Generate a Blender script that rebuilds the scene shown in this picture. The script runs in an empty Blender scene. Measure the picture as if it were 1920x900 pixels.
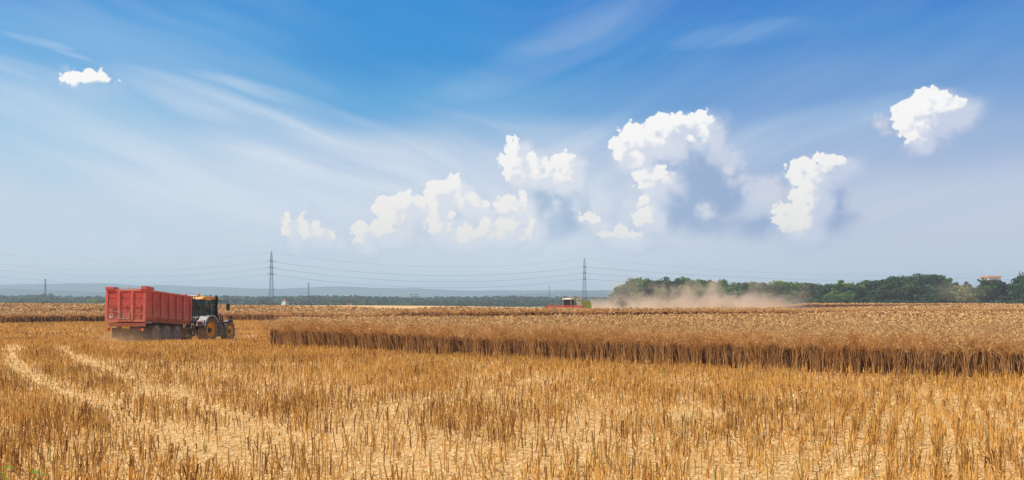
import bpy, math, random
import numpy as np

C = bpy.context.scene
R = math.radians
rng = np.random.default_rng(7)
random.seed(7)

# ---------------------------------------------------------------- camera
F = 1700.0          # focal length in pixels of a 1920 wide frame
HOR = 565.0         # row of the true horizon
CAMZ = 2.43
cam_d = bpy.data.cameras.new('camera')
cam = bpy.data.objects.new('camera', cam_d)
C.collection.objects.link(cam)
cam.location = (0, 0, CAMZ)
cam.rotation_euler = (R(90), 0, 0)
cam_d.sensor_width = 36
cam_d.lens = 36 * F / 1920
cam_d.shift_y = (HOR - 450) / 1920
cam_d.clip_start = 0.1
cam_d.clip_end = 60000
C.camera = cam

# ---------------------------------------------------------------- sun, sky, exposure
SUN_EL = 57
SUN_AZ = -106        # degrees from +Y, negative = to the left
sd = (math.sin(R(SUN_AZ)) * math.cos(R(SUN_EL)), math.cos(R(SUN_AZ)) * math.cos(R(SUN_EL)), math.sin(R(SUN_EL)))
ld = bpy.data.lights.new('sun', 'SUN')
ld.energy = 5.0
ld.angle = R(0.5)
ld.color = (1.0, 0.93, 0.82)
lo = bpy.data.objects.new('sun', ld)
C.collection.objects.link(lo)
from mathutils import Vector
lo.rotation_euler = Vector(sd).to_track_quat('Z', 'Y').to_euler()
C.view_settings.view_transform = 'Standard'
C.view_settings.look = 'None'
C.view_settings.exposure = 0.0
C.view_settings.gamma = 1.0
C.view_settings.use_curve_mapping = False
C.render.engine = 'CYCLES'
C.cycles.max_bounces = 8
C.cycles.diffuse_bounces = 2
C.cycles.glossy_bounces = 2
C.cycles.transmission_bounces = 4
C.cycles.transparent_max_bounces = 12
C.cycles.volume_bounces = 5
C.cycles.volume_step_rate = 1.0
C.cycles.use_denoising = True

W = bpy.data.worlds.new('World')
C.world = W
W.use_nodes = True


class NT:
    """tiny helper to write node maths as expressions"""
    def __init__(s, nt):
        s.nt = nt

    def node(s, typ, **kw):
        n = s.nt.nodes.new(typ)
        for k, v in kw.items():
            setattr(n, k, v)
        return n

    def put(s, sock, v):
        if isinstance(v, X):
            s.nt.links.new(v.s, sock)
        elif isinstance(v, bpy.types.NodeSocket):
            s.nt.links.new(v, sock)
        else:
            sock.default_value = v

    def m(s, op, a, b=0.0, c=0.0, clamp=False):
        n = s.node('ShaderNodeMath', operation=op, use_clamp=clamp)
        s.put(n.inputs[0], a)
        s.put(n.inputs[1], b)
        if len(n.inputs) > 2:
            s.put(n.inputs[2], c)
        return X(s, n.outputs[0])

    def vm(s, op, a, b=None, c=None):
        n = s.node('ShaderNodeVectorMath', operation=op)
        s.put(n.inputs[0], a)
        if b is not None:
            s.put(n.inputs[1], b)
        if c is not None:
            s.put(n.inputs[2], c)
        return X(s, n.outputs['Value'] if op in ('LENGTH', 'DOT_PRODUCT', 'DISTANCE') else n.outputs['Vector'])

    def comb(s, x, y, z=0.0):
        n = s.node('ShaderNodeCombineXYZ')
        for i, v in enumerate((x, y, z)):
            s.put(n.inputs[i], v)
        return X(s, n.outputs[0])

    def sep(s, v):
        n = s.node('ShaderNodeSeparateXYZ')
        s.put(n.inputs[0], v)
        return [X(s, o) for o in n.outputs]

    def noise(s, v, scale=1.0, detail=3.0, rough=0.5, dist=0.0, color=False, dims='3D'):
        n = s.node('ShaderNodeTexNoise')
        n.noise_dimensions = dims
        s.put(n.inputs['Vector'], v)
        n.inputs['Scale'].default_value = scale
        n.inputs['Detail'].default_value = detail
        n.inputs['Roughness'].default_value = rough
        n.inputs['Distortion'].default_value = dist
        return X(s, n.outputs['Color' if color else 'Fac'])

    def voro(s, v, scale=1.0, detail=0.0, rough=0.5, smooth=0.5, dims='2D'):
        n = s.node('ShaderNodeTexVoronoi')
        n.voronoi_dimensions = dims
        n.feature = 'SMOOTH_F1'
        s.put(n.inputs['Vector'], v)
        n.inputs['Scale'].default_value = scale
        n.inputs['Detail'].default_value = detail
        n.inputs['Roughness'].default_value = rough
        n.inputs['Smoothness'].default_value = smooth
        return X(s, n.outputs['Distance'])

    def ss(s, v, a, b, lo=0.0, hi=1.0):
        n = s.node('ShaderNodeMapRange')
        n.interpolation_type = 'SMOOTHSTEP'
        s.put(n.inputs['Value'], v)
        n.inputs['From Min'].default_value = a
        n.inputs['From Max'].default_value = b
        n.inputs['To Min'].default_value = lo
        n.inputs['To Max'].default_value = hi
        return X(s, n.outputs['Result'])

    def mix(s, f, a, b, mode='MIX'):
        n = s.node('ShaderNodeMix')
        n.data_type = 'RGBA'
        n.blend_type = mode
        s.put(n.inputs[0], f)
        for i, v in ((6, a), (7, b)):
            if isinstance(v, tuple) and len(v) == 3:
                v = v + (1.0,)
            s.put(n.inputs[i], v)
        return X(s, n.outputs[2])


class X:
    def __init__(s, t, sock):
        s.t = t
        s.s = sock

    def __add__(s, o): return s.t.m('ADD', s, o)
    __radd__ = __add__
    def __sub__(s, o): return s.t.m('SUBTRACT', s, o)
    def __rsub__(s, o): return s.t.m('SUBTRACT', o, s)
    def __mul__(s, o): return s.t.m('MULTIPLY', s, o)
    __rmul__ = __mul__
    def __truediv__(s, o): return s.t.m('DIVIDE', s, o)
    def max(s, o): return s.t.m('MAXIMUM', s, o)
    def min(s, o): return s.t.m('MINIMUM', s, o)
    def pow(s, o): return s.t.m('POWER', s, o)


def lin(r, g, b):
    f = lambda c: (c / 255 / 12.92) if c / 255 <= 0.04045 else ((c / 255 + 0.055) / 1.055) ** 2.4
    return (f(r), f(g), f(b))


# sky directions: azimuth and elevation in units of about 100 photo pixels
def sky_pt(px, py):
    u = (px - 960) / F
    v = (HOR - py) / F
    return (math.atan(u) * 17.0, math.atan(v / math.sqrt(1 + u * u)) * 17.0)


LIT = [  # sunlit heaps of cumulus: x, y, rx, ry
 (150,149,20,9),(174,144,22,9),(193,146,13,6),(138,144,10,6),
 (541,408,7,8),(538,426,6,12),(568,422,8,14),(578,434,10,12),(596,436,11,10),(622,440,7,7),(590,424,7,6),
 (676,430,14,14),(676,444,11,11),(703,432,12,9),(722,427,26,20),(737,405,24,22),(728,388,24,18),(757,380,20,15),(764,367,7,9),(784,381,15,11),(796,388,8,9),(745,415,14,16),
 (812,357,14,14),(812,378,13,20),(834,352,18,16),(852,348,13,15),(858,366,11,16),(878,372,11,12),(893,382,10,10),(906,385,8,7),(866,378,10,9),
 (811,402,12,16),(820,422,18,14),(836,430,12,9),(843,402,8,6),
 (874,435,14,12),(866,443,14,9),(888,440,12,9),(911,415,11,12),(908,430,12,12),(940,427,18,14),(955,425,14,13),(925,438,16,10),
 (945,385,15,11),(956,377,13,9),(960,394,26,9),(980,378,7,14),(970,386,10,8),(994,412,9,12),(990,432,7,12),(977,446,6,5),
 (956,266,6,7),(967,266,5,6),(962,278,12,13),(948,303,10,10),(956,318,12,14),(966,302,14,18),(975,324,16,10),(995,294,9,11),(1000,308,12,13),(1018,308,10,9),(1028,318,12,11),
 (1045,306,13,14),(1058,300,15,14),(1062,318,13,16),(1050,328,15,14),(1068,334,9,8),(985,330,18,9),(1010,326,18,10),
 (1157,270,12,14),(1165,282,14,16),(1175,256,16,12),(1184,243,10,9),(1200,258,26,22),(1222,238,18,14),(1236,228,20,13),(1250,238,26,20),(1225,262,26,16),(1272,225,17,11),(1290,228,16,10),(1310,216,9,8),(1318,222,15,10),(1330,226,9,8),(1318,238,14,12),(1327,248,8,14),(1294,256,10,6),
 (1190,292,14,10),(1200,305,12,8),
 (1205,327,15,11),(1222,332,20,12),(1240,326,14,10),(1250,336,12,8),(1215,345,16,8),
 
 (1208,378,8,12),(1212,398,14,13),(1202,413,14,11),(1218,412,10,12),(1167,436,13,8),(1152,441,14,6),(1180,442,16,7),(1103,408,11,6),(1116,414,9,8),(1134,436,8,5),
 (1495,312,14,8),(1512,306,16,9),(1530,300,14,8),(1548,306,15,9),(1567,300,12,8),(1545,316,14,8),(1520,318,20,12),(1500,336,14,16),(1512,350,18,18),(1498,372,15,16),(1508,388,20,18),(1462,396,10,13),(1475,410,20,13),(1495,418,28,22),(1478,398,12,14),(1520,372,16,18),(1524,330,18,14),(1490,322,14,10),(1510,402,18,16),
 (1710,208,24,18),(1700,222,18,16),(1734,182,16,12),(1728,200,26,20),(1752,184,18,12),(1764,198,22,15),(1782,200,18,12),(1718,235,22,14),(1745,215,20,14),(1714,252,18,14),
]
SOFT = [
 (1356,288,26,18),(1346,296,22,14),(1388,340,24,16),(1402,352,26,14),(1452,340,10,14),(1652,228,18,18),(1660,240,14,12),(552,424,24,24),(596,436,30,16),
 (1240,285,56,28),(1200,390,34,56),(1165,432,52,18),(1440,362,46,26),(1490,395,44,44),(1515,345,42,44),(1000,335,56,20),(1058,345,36,24),
 (880,415,54,32),(818,402,48,44),(722,420,42,30),(960,412,46,36),(1225,350,40,22),(1718,238,34,26),  # faint veils of cloud: x, y, rx, ry
 (250,377,9,3),(430,420,10,4),(168,449,10,5),(250,440,15,9),(238,452,14,7),(445,450,30,8),(490,452,14,6),(120,130,6,4),
 (1713,270,20,24),(1497,436,32,22),(1325,405,12,10),(1322,395,22,22),(1255,450,22,14),(1190,450,50,12),
 (1420,350,44,22),(1455,375,24,36),(1370,305,28,28),(1195,300,30,22),(1540,330,24,14),(990,330,45,18),(1048,342,36,14),
 (870,446,40,12),(955,445,50,14),(790,450,60,10),(1045,380,12,16),(1028,405,8,8),(1560,375,9,8),(850,440,30,10),
 (690,446,26,12),(560,442,30,14),(610,446,24,10),(985,405,22,30),(735,440,30,10),(1100,400,10,26),
 (700,470,60,10),(880,470,90,10),(1225,390,26,44),(1110,390,36,50),(930,405,50,24),
]
GREY = [  # shaded cloud bodies
 (765,425,44,26),(850,400,36,32),(905,425,50,26),(1030,375,52,44),(1050,415,58,42),(1095,385,26,40),
 (1280,285,52,36),(1300,320,70,46),(1320,365,82,52),(1310,415,100,42),(1420,425,80,36),(1235,300,40,26),(1370,340,34,40),
 (1552,372,40,50),(1545,415,56,38),(1755,235,34,28),(1740,270,34,26),(1700,250,24,30),(1480,350,26,26),(1215,355,30,14),
]


LIT = [(x_, y_, a_ * 1.10, b_ * 1.10) for x_, y_, a_, b_ in LIT]


def build_world():
    nt = W.node_tree
    nt.nodes.clear()
    t = NT(nt)
    out = nt.nodes.new('ShaderNodeOutputWorld')
    sky = nt.nodes.new('ShaderNodeTexSky')
    sky.sky_type = 'NISHITA'
    sky.sun_disc = False
    sky.sun_elevation = R(SUN_EL)
    sky.sun_rotation = R(SUN_AZ)
    sky.altitude = 200
    sky.air_density = 1.0
    sky.dust_density = 0.4
    sky.ozone_density = 3.0
    STR = 0.10
    plain = nt.nodes.new('ShaderNodeBackground')
    nt.links.new(sky.outputs[0], plain.inputs[0])
    plain.inputs[1].default_value = STR

    tc = nt.nodes.new('ShaderNodeTexCoord')
    d = X(t, tc.outputs['Generated'])
    x, y, z = t.sep(t.vm('NORMALIZE', d))
    az = t.m('ARCTAN2', x, y) * 17.0
    el = t.m('ARCSINE', z) * 17.0
    Q = t.comb(az, el, 0.0)

    hsv = nt.nodes.new('ShaderNodeHueSaturation')
    hsv.inputs['Saturation'].default_value = 1.30
    hsv.inputs['Hue'].default_value = 0.495
    nt.links.new(sky.outputs[0], hsv.inputs['Color'])
    K = 1.0 / STR
    base = X(t, hsv.outputs[0])
    big = t.noise(t.vm('MULTIPLY', Q, (0.22, 0.30, 1)), 1.0, 2.0, 0.5)
    elw = el + (big - 0.5) * 1.5

    def ramp(stops):
        n = nt.nodes.new('ShaderNodeValToRGB')
        e = n.color_ramp.elements
        n.color_ramp.interpolation = 'EASE'
        pts = sorted((sky_pt(960, py)[1] / 8.0, c) for py, c in stops)
        while len(e) < len(pts):
            e.new(0.5)
        for k, (p, c) in enumerate(pts):
            e[k].position = max(0.0, min(1.0, p))
            e[k].color = tuple(v for v in lin(*c)) + (1.0,)
        t.put(n.inputs[0], elw * (1 / 8.0))
        return X(t, n.outputs[0])
    # air colour: polarised azure high up left of the middle, paler to both sides and down
    cl = ramp([(-200, (20, 115, 205)), (0, (34, 138, 216)), (130, (92, 168, 225)), (260, (150, 198, 231)), (400, (197, 216, 234)), (550, (210, 222, 236))])
    cm = ramp([(-200, (0, 100, 190)), (0, (0, 136, 213)), (100, (0, 140, 214)), (200, (74, 162, 220)), (300, (172, 199, 228)), (400, (206, 217, 234)), (550, (212, 221, 235))])
    cr_ = ramp([(-200, (30, 92, 180)), (0, (22, 112, 203)), (100, (50, 134, 210)), (200, (96, 150, 212)), (300, (146, 175, 217)), (400, (190, 202, 227)), (550, (209, 214, 232))])
    azw = az + (big - 0.5) * 2.0
    grad = t.mix(t.ss(azw, sky_pt(80, 0)[0], sky_pt(700, 0)[0]), cl, cm)
    grad = t.mix(t.ss(azw, sky_pt(760, 0)[0], sky_pt(1500, 0)[0]), grad, cr_)
    grad = t.vm('MULTIPLY', grad, (K, K, K))
    col = t.mix(0.97, base, grad)

    # cirrus: wind-drawn streaks
    wv = t.noise(t.vm('MULTIPLY', Q, (0.25, 0.35, 1)), 1.0, 2.0, 0.4, color=True)
    Qw = t.vm('ADD', Q, t.vm('MULTIPLY', t.vm('SUBTRACT', wv, (0.5, 0.5, 0.5)), (0.8, 0.8, 0)))
    qx, qy, _ = t.sep(Qw)
    # left: falling to the right; right: rising to the right
    slope = t.ss(az, -2.0, 3.5, 0.30, -0.42)
    along = t.comb(qx * 0.16, (qy + qx * slope) * 1.0, 0.0)
    ci1 = t.noise(along, 1.0, 2.5, 0.45)
    ci2 = t.noise(t.vm('MULTIPLY', along, (2.2, 3.0, 1)), 1.0, 2.0, 0.45)

    def patch(px, py, rx, ry, rot, amt, soft=1.0):
        c = sky_pt(px, py)
        dx = qx - c[0]
        dy = qy - c[1]
        cr, sr = math.cos(R(rot)), math.sin(R(rot))
        a = (dx * cr + dy * sr) * (100 / rx)
        b = (dy * cr - dx * sr) * (100 / ry)
        return t.ss(a * a + b * b, 0.0, 1.0 + soft, amt, 0.0)
    c0 = sky_pt(740, 0)
    c0v = (c0[0], c0[1], 0)
    veil = patch(500, 245, 240, 30, -17, 0.95)
    veil = veil.max(patch(660, 310, 290, 66, -12, 0.8))
    veil = veil.max(patch(60, 145, 160, 14, -6, 0.45))
    veil = veil.max(patch(330, 140, 300, 50, -14, 0.12))
    veil = veil.max(patch(330, 290, 420, 90, -10, 0.30))
    veil = veil.max(patch(1040, 90, 300, 40, 24, 0.25))
    veil = veil.max(patch(560, 340, 460, 90, -6, 0.55))
    veil = veil.max(patch(1400, 62, 130, 20, 2, 0.40))
    veil = veil.max(patch(1640, 130, 520, 46, 16, 0.24))
    veil = veil.max(patch(1480, 265, 220, 40, 14, 0.42))
    veil = veil.max(patch(560, 205, 180, 14, -12, 0.55))
    veil = veil.max(patch(250, 250, 380, 16, -14, 0.35))
    veil = veil.max(patch(85, 90, 50, 6, -4, 0.40))
    veil = veil.max(patch(140, 110, 34, 4, -10, 0.35))
    streak = t.ss(ci1 * 0.55 + ci2 * 0.45, 0.36, 0.64)
    veil = veil.max(patch(1130, 390, 360, 140, 4, 0.85))
    veil = veil.max(patch(1480, 275, 300, 50, 12, 0.75))
    veil = veil.max(patch(1780, 450, 400, 100, 2, 0.85))
    veil = veil.max(patch(930, 300, 200, 90, 0, 0.35))
    veil = veil * (streak * 0.85 + 0.28)
    veil = veil.max(t.ss(ci1 * 0.6 + ci2 * 0.4, 0.38, 0.70, 0.0, 0.13))
    veil = veil * t.ss(t.vm('LENGTH', t.vm('MULTIPLY', t.vm('SUBTRACT', Q, c0v), (0.24, 0.34, 0))), 0.1, 1.0, 0.15, 1.0)
    vr = t.mix(t.ss(el, 1.4, 3.8), tuple(c * K for c in lin(200, 207, 227)), tuple(c * K for c in lin(150, 188, 226)))
    vcol = t.mix(t.ss(az, -2.0, 6.0), tuple(c * K for c in lin(222, 231, 243)), vr)
    col = t.mix(veil, col, vcol)

    # cumulus
    w1 = t.noise(Q, 2.6, 4.0, 0.55, color=True)
    w1 = t.vm('SUBTRACT', w1, (0.5, 0.5, 0.5))
    Qa = t.vm('ADD', Q, t.vm('MULTIPLY', w1, (0.17, 0.17, 0)))

    groups = {}

    def field(P, blobs, k):
        """smooth union of the heaps, kept in a node group of its own so that it can be read twice"""
        key = (id(blobs), k)
        if key not in groups:
            gt = bpy.data.node_groups.new('heap_field', 'ShaderNodeTree')
            gt.interface.new_socket('P', in_out='INPUT', socket_type='NodeSocketVector')
            gt.interface.new_socket('s', in_out='OUTPUT', socket_type='NodeSocketFloat')
            g = NT(gt)
            gi = gt.nodes.new('NodeGroupInput'); go = gt.nodes.new('NodeGroupOutput')
            acc = None
            for (px, py, rx, ry) in blobs:
                c = sky_pt(px, py)
                ix, iy = 100 / rx, 100 / ry
                v = g.vm('MULTIPLY_ADD', X(g, gi.outputs[0]), (ix, iy, 0), (-c[0] * ix, -c[1] * iy, 0))
                mr = min(rx, ry) / 100
                q = g.m('MULTIPLY_ADD', g.vm('LENGTH', v), -mr, mr)
                acc = q if acc is None else (g.m('SMOOTH_MAX', acc, q, k) if k else acc.max(q))
            g.put(go.inputs[0], acc)
            groups[key] = gt
        n = t.node('ShaderNodeGroup')
        n.node_tree = groups[key]
        t.put(n.inputs[0], P)
        return X(t, n.outputs[0])

    def puffs(P):
        a = t.voro(P, 6.5, 1.4, 0.55, 0.5)
        b = t.noise(P, 9.0, 4.0, 0.6)
        return (0.50 - a) * 0.11 + (b - 0.5) * 0.07
    L = (-0.055, 0.075, 0)
    f0 = field(Qa, LIT, 0.04)
    QaL = t.vm('ADD', Qa, L)
    p0 = puffs(Qa)
    p1 = puffs(QaL)
    s0 = f0 + p0 + 0.05
    # the same heaps seen a little sunward: the difference tells lit flank from lee flank
    fL = field(t.vm('ADD', Qa, (-0.15, 0.14, 0)), LIT, 0.04)
    lee = f0 - fL

    # shaded bodies
    w2 = t.noise(Q, 1.1, 4.0, 0.55, color=True)
    Qg = t.vm('ADD', Q, t.vm('MULTIPLY', t.vm('SUBTRACT', w2, (0.5, 0.5, 0.5)), (0.9, 0.9, 0)))
    g0 = field(Qg, GREY, 0.0)
    gm = t.ss(g0, -0.06, 0.26)
    gcol = t.mix(t.ss(az, 0.0, 5.5), tuple(c * K for c in lin(160, 185, 215)), tuple(c * K for c in lin(138, 163, 207)))
    gtex = t.noise(Qg, 1.8, 4.0, 0.55)
    gcol = t.mix(t.ss(gtex, 0.45, 0.80, 0.0, 0.35), gcol, tuple(c * K for c in lin(200, 210, 230)))
    col = t.mix(gm * t.ss(el, 0.55, 1.6, 0.0, 1.0), col, gcol)
    # soft white
    h0 = field(Qa, SOFT, 0.0) + p0 * 0.8
    hm = t.ss(h0, -0.08, 0.14)
    hcol = t.mix(t.ss(az, 1.0, 6.0), tuple(c * K for c in lin(219, 226, 238)), tuple(c * K for c in lin(208, 211, 228)))
    col = t.mix(hm * t.ss(gtex + p0 * 1.5, 0.30, 0.60, 0.45, 0.95), col, hcol)
    # the unlit side of the heaps, away from the sun
    fS = fL + (gtex - 0.5) * 0.45
    shm = t.ss(fS, -0.24, 0.04, 0.0, 0.88)
    sh_dark = t.mix(t.ss(az, 0.0, 6.0), tuple(c * K for c in lin(186, 200, 224)), tuple(c * K for c in lin(166, 183, 217)))
    sh_pale = t.mix(t.ss(az, 0.0, 6.0), tuple(c * K for c in lin(224, 229, 240)), tuple(c * K for c in lin(206, 213, 234)))
    shm = shm * t.ss(az, sky_pt(300, 0)[0], sky_pt(500, 0)[0], 0.15, 1.0)
    col = t.mix(shm, col, t.mix(t.ss(fS, -0.24, 0.06), sh_dark, sh_pale))
    # lit heaps
    xe = t.noise(Q, 1.6, 2.0, 0.5)
    lm = t.ss(s0, -0.006, 0.03)
    lms = t.ss(s0, -0.05, 0.19)
    soft_side = t.ss(lee * -1.0 + (xe - 0.5) * 0.12, -0.05, 0.05)
    lm = lm + (lms - lm) * soft_side
    diff = (p0 - p1) * 7.0
    light = lee * 5.0 + diff * 0.9 + (xe - 0.5) * 1.2 + 0.65
    bright = t.ss(light, -0.55, 0.95)
    warm = t.ss(el, 0.9, 3.6)
    wcol = t.mix(warm, tuple(c * K for c in lin(246, 241, 236)), tuple(c * K for c in lin(255, 254, 252)))
    scol = t.mix(warm, tuple(c * K for c in lin(206, 214, 230)), tuple(c * K for c in lin(200, 210, 232)))
    lcol = t.mix(bright, scol, wcol)
    col = t.mix(lm * t.ss(light, -0.9, 0.1, 0.55, 0.98), col, lcol)

    bg = nt.nodes.new('ShaderNodeBackground')
    t.put(bg.inputs[0], col)
    bg.inputs[1].default_value = STR
    ms = nt.nodes.new('ShaderNodeMixShader')
    # the cloud maths is only worked out for the quarter of the sky that has these clouds
    front = t.m('GREATER_THAN', y, 0.25) * t.m('GREATER_THAN', z, -0.02) * t.m('LESS_THAN', z, 0.75)
    t.put(ms.inputs[0], front)
    nt.links.new(plain.outputs[0], ms.inputs[1])
    nt.links.new(bg.outputs[0], ms.inputs[2])
    nt.links.new(ms.outputs[0], out.inputs[0])


build_world()

# ---------------------------------------------------------------- helpers: meshes, tags, materials
def link(o, parent=None):
    C.collection.objects.link(o)
    if parent is not None:
        o.parent = parent
    return o


def tag(o, label=None, cat=None, group=None, kind=None):
    if label: o['label'] = label
    if cat: o['category'] = cat
    if group: o['group'] = group
    if kind: o['kind'] = kind
    return o


def mesh_np(name, verts, faces, mat, parent=None, smooth=False, attrs=None):
    """verts (N,3), faces (M,k) with one k"""
    verts = np.asarray(verts, dtype=np.float32).reshape(-1, 3)
    faces = np.asarray(faces, dtype=np.int32)
    M, k = faces.shape
    me = bpy.data.meshes.new(name)
    me.vertices.add(len(verts))
    me.vertices.foreach_set('co', verts.ravel())
    me.loops.add(M * k)
    me.loops.foreach_set('vertex_index', faces.ravel())
    me.polygons.add(M)
    me.polygons.foreach_set('loop_start', np.arange(0, M * k, k, dtype=np.int32))
    if smooth:
        me.polygons.foreach_set('use_smooth', np.ones(M, dtype=bool))
    if attrs:
        for an, (dom, av) in attrs.items():
            a = me.attributes.new(an, 'FLOAT', dom)
            a.data.foreach_set('value', np.asarray(av, dtype=np.float32).ravel())
    me.update(calc_edges=True)
    me.materials.append(mat)
    o = bpy.data.objects.new(name, me)
    return link(o, parent)


class MB:
    """collects polygons of any size, linked as one mesh object"""
    def __init__(s):
        s.v, s.f = [], []

    def add(s, vs, fs):
        b = len(s.v)
        s.v += [tuple(p) for p in vs]
        s.f += [tuple(i + b for i in f) for f in fs]
        return s

    def box(s, x0, x1, y0, y1, z0, z1, bev=0.0):
        vs = [(x, y, z) for z in (z0, z1) for y in (y0, y1) for x in (x0, x1)]
        return s.add(vs, [(0, 2, 3, 1), (4, 5, 7, 6), (0, 1, 5, 4), (2, 6, 7, 3), (0, 4, 6, 2), (1, 3, 7, 5)])

    def prism(s, pts, x0, x1, axis='x'):
        """outline extruded along an axis; pts are (y,z) for x, (x,z) for y, (x,y) for z"""
        n = len(pts)
        def P(p, q):
            if axis == 'x': return (q, p[0], p[1])
            if axis == 'y': return (p[0], q, p[1])
            return (p[0], p[1], q)
        vs = [P(p, x0) for p in pts] + [P(p, x1) for p in pts]
        fs = [tuple(range(n))[::-1], tuple(range(n, 2 * n))] + [(i, (i + 1) % n, n + (i + 1) % n, n + i) for i in range(n)]
        return s.add(vs, fs)

    def tube(s, pts, r, n=6, r1=None):
        pts = [Vector(p) for p in pts]
        vs, fs = [], []
        m = len(pts)
        for i, p in enumerate(pts):
            d = (pts[min(i + 1, m - 1)] - pts[max(i - 1, 0)]).normalized()
            a = d.cross(Vector((0, 0, 1)))
            if a.length < 1e-3: a = d.cross(Vector((1, 0, 0)))
            a.normalize(); b = d.cross(a).normalized()
            rr = r if r1 is None else r + (r1 - r) * i / (m - 1)
            for k in range(n):
                an = 2 * math.pi * k / n
                vs.append(p + (a * math.cos(an) + b * math.sin(an)) * rr)
        for i in range(m - 1):
            for k in range(n):
                fs.append((i * n + k, i * n + (k + 1) % n, (i + 1) * n + (k + 1) % n, (i + 1) * n + k))
        fs.append(tuple(range(n))[::-1]); fs.append(tuple((m - 1) * n + k for k in range(n)))
        return s.add(vs, fs)

    def lathe(s, prof, c, axis='x', n=28):
        """prof: list of (offset along axis, radius) closed into a ring if it does not touch the axis"""
        vs, fs = [], []
        for (o, r) in prof:
            for k in range(n):
                an = 2 * math.pi * k / n
                p = (c[0] + o, c[1] + r * math.cos(an), c[2] + r * math.sin(an)) if axis == 'x' else \
                    (c[0] + r * math.cos(an), c[1] + r * math.sin(an), c[2] + o) if axis == 'z' else \
                    (c[0] + r * math.cos(an), c[1] + o, c[2] + r * math.sin(an))
                vs.append(p)
        for i in range(len(prof) - 1):
            for k in range(n):
                fs.append((i * n + k, i * n + (k + 1) % n, (i + 1) * n + (k + 1) % n, (i + 1) * n + k))
        return s.add(vs, fs)

    def build(s, name, mat, parent=None, bev=0.0, smooth=False):
        me = bpy.data.meshes.new(name)
        me.from_pydata(s.v, [], s.f)
        me.materials.append(mat)
        if smooth:
            for p in me.polygons: p.use_smooth = True
        o = bpy.data.objects.new(name, me)
        link(o, parent)
        if bev:
            b = o.modifiers.new('bevel', 'BEVEL'); b.width = bev; b.segments = 2; b.limit_method = 'ANGLE'
        return o


def empty(name, loc, rz=0.0, rx=0.0):
    o = bpy.data.objects.new(name, None)
    o.empty_display_size = 0.3
    link(o)
    o.rotation_mode = 'ZXY' if False else 'XYZ'
    o.location = loc
    o.rotation_euler = (rx, 0, rz)
    return o


def material(name, col, rough=0.85, var=0.25, scale=3.0, col2=None, bump=0.0, bscale=20.0, metal=0.0, tint=None,
             objrand=0.0, trans=0.0, dust=None, coord='Object', spec=0.3, stretch=None):
    """principled surface whose base colour wanders between two tones"""
    m = bpy.data.materials.new(name)
    m.use_nodes = True
    nt = m.node_tree
    t = NT(nt)
    p = nt.nodes['Principled BSDF']
    tcn = nt.nodes.new('ShaderNodeTexCoord')
    co = X(t, tcn.outputs[coord])
    if stretch: co = t.vm('MULTIPLY', co, stretch)
    n = t.noise(co, scale, 5.0, 0.6)
    c2 = col2 if col2 is not None else tuple(c * (1 - var) for c in col)
    fac = t.ss(n, 0.32, 0.68)
    if tint:
        at = nt.nodes.new('ShaderNodeAttribute'); at.attribute_name = tint
        fac = t.m('MULTIPLY_ADD', X(t, at.outputs['Fac']), 0.85, fac * 0.15, clamp=True)
    c = t.mix(fac, tuple(col), tuple(c2))
    if objrand:
        oi = nt.nodes.new('ShaderNodeObjectInfo')
        r = X(t, oi.outputs['Random'])
        hs = nt.nodes.new('ShaderNodeHueSaturation')
        t.put(hs.inputs['Color'], c)
        t.put(hs.inputs['Value'], r * objrand + (1 - objrand / 2))
        t.put(hs.inputs['Hue'], t.m('MULTIPLY_ADD', t.m('FRACT', r * 7.31), 0.07, 0.455))
        c = X(t, hs.outputs[0])
    if dust:
        # road dust that has settled: more of it low down and on what faces up
        dc, z0, z1, amt = dust
        g = nt.nodes.new('ShaderNodeNewGeometry')
        zz = t.sep(co)[2]
        nz = t.sep(X(t, g.outputs['Normal']))[2]
        dn = t.noise(co, 2.3, 5.0, 0.65)
        f = t.ss(zz + (dn - 0.5) * 0.9, z1, z0, 0.0, amt).max(t.ss(nz, 0.5, 0.95, 0.0, amt * 0.8)) * t.ss(dn, 0.2, 0.6, 0.6, 1.0)
        c = t.mix(f, c, tuple(dc))
    t.put(p.inputs['Base Color'], c)
    rn = t.m('MULTIPLY_ADD', n, 0.2, rough - 0.1, clamp=True)
    t.put(p.inputs['Roughness'], rn)
    p.inputs['Metallic'].default_value = metal
    p.inputs['Specular IOR Level'].default_value = spec
    if bump:
        b = nt.nodes.new('ShaderNodeBump')
        b.inputs['Strength'].default_value = bump
        b.inputs['Distance'].default_value = 0.03
        t.put(b.inputs['Height'], t.noise(co, bscale, 4.0, 0.6))
        nt.links.new(b.outputs[0], p.inputs['Normal'])
    if trans:
        tr = nt.nodes.new('ShaderNodeBsdfTranslucent')
        t.put(tr.inputs[0], c)
        ms = nt.nodes.new('ShaderNodeMixShader')
        ms.inputs[0].default_value = trans
        nt.links.new(p.outputs[0], ms.inputs[1]); nt.links.new(tr.outputs[0], ms.inputs[2])
        nt.links.new(ms.outputs[0], nt.nodes['Material Output'].inputs[0])
    return m


def sstep(x, a, b):
    t = np.clip((np.asarray(x, float) - a) / (b - a), 0, 1)
    return t * t * (3 - 2 * t)


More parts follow.
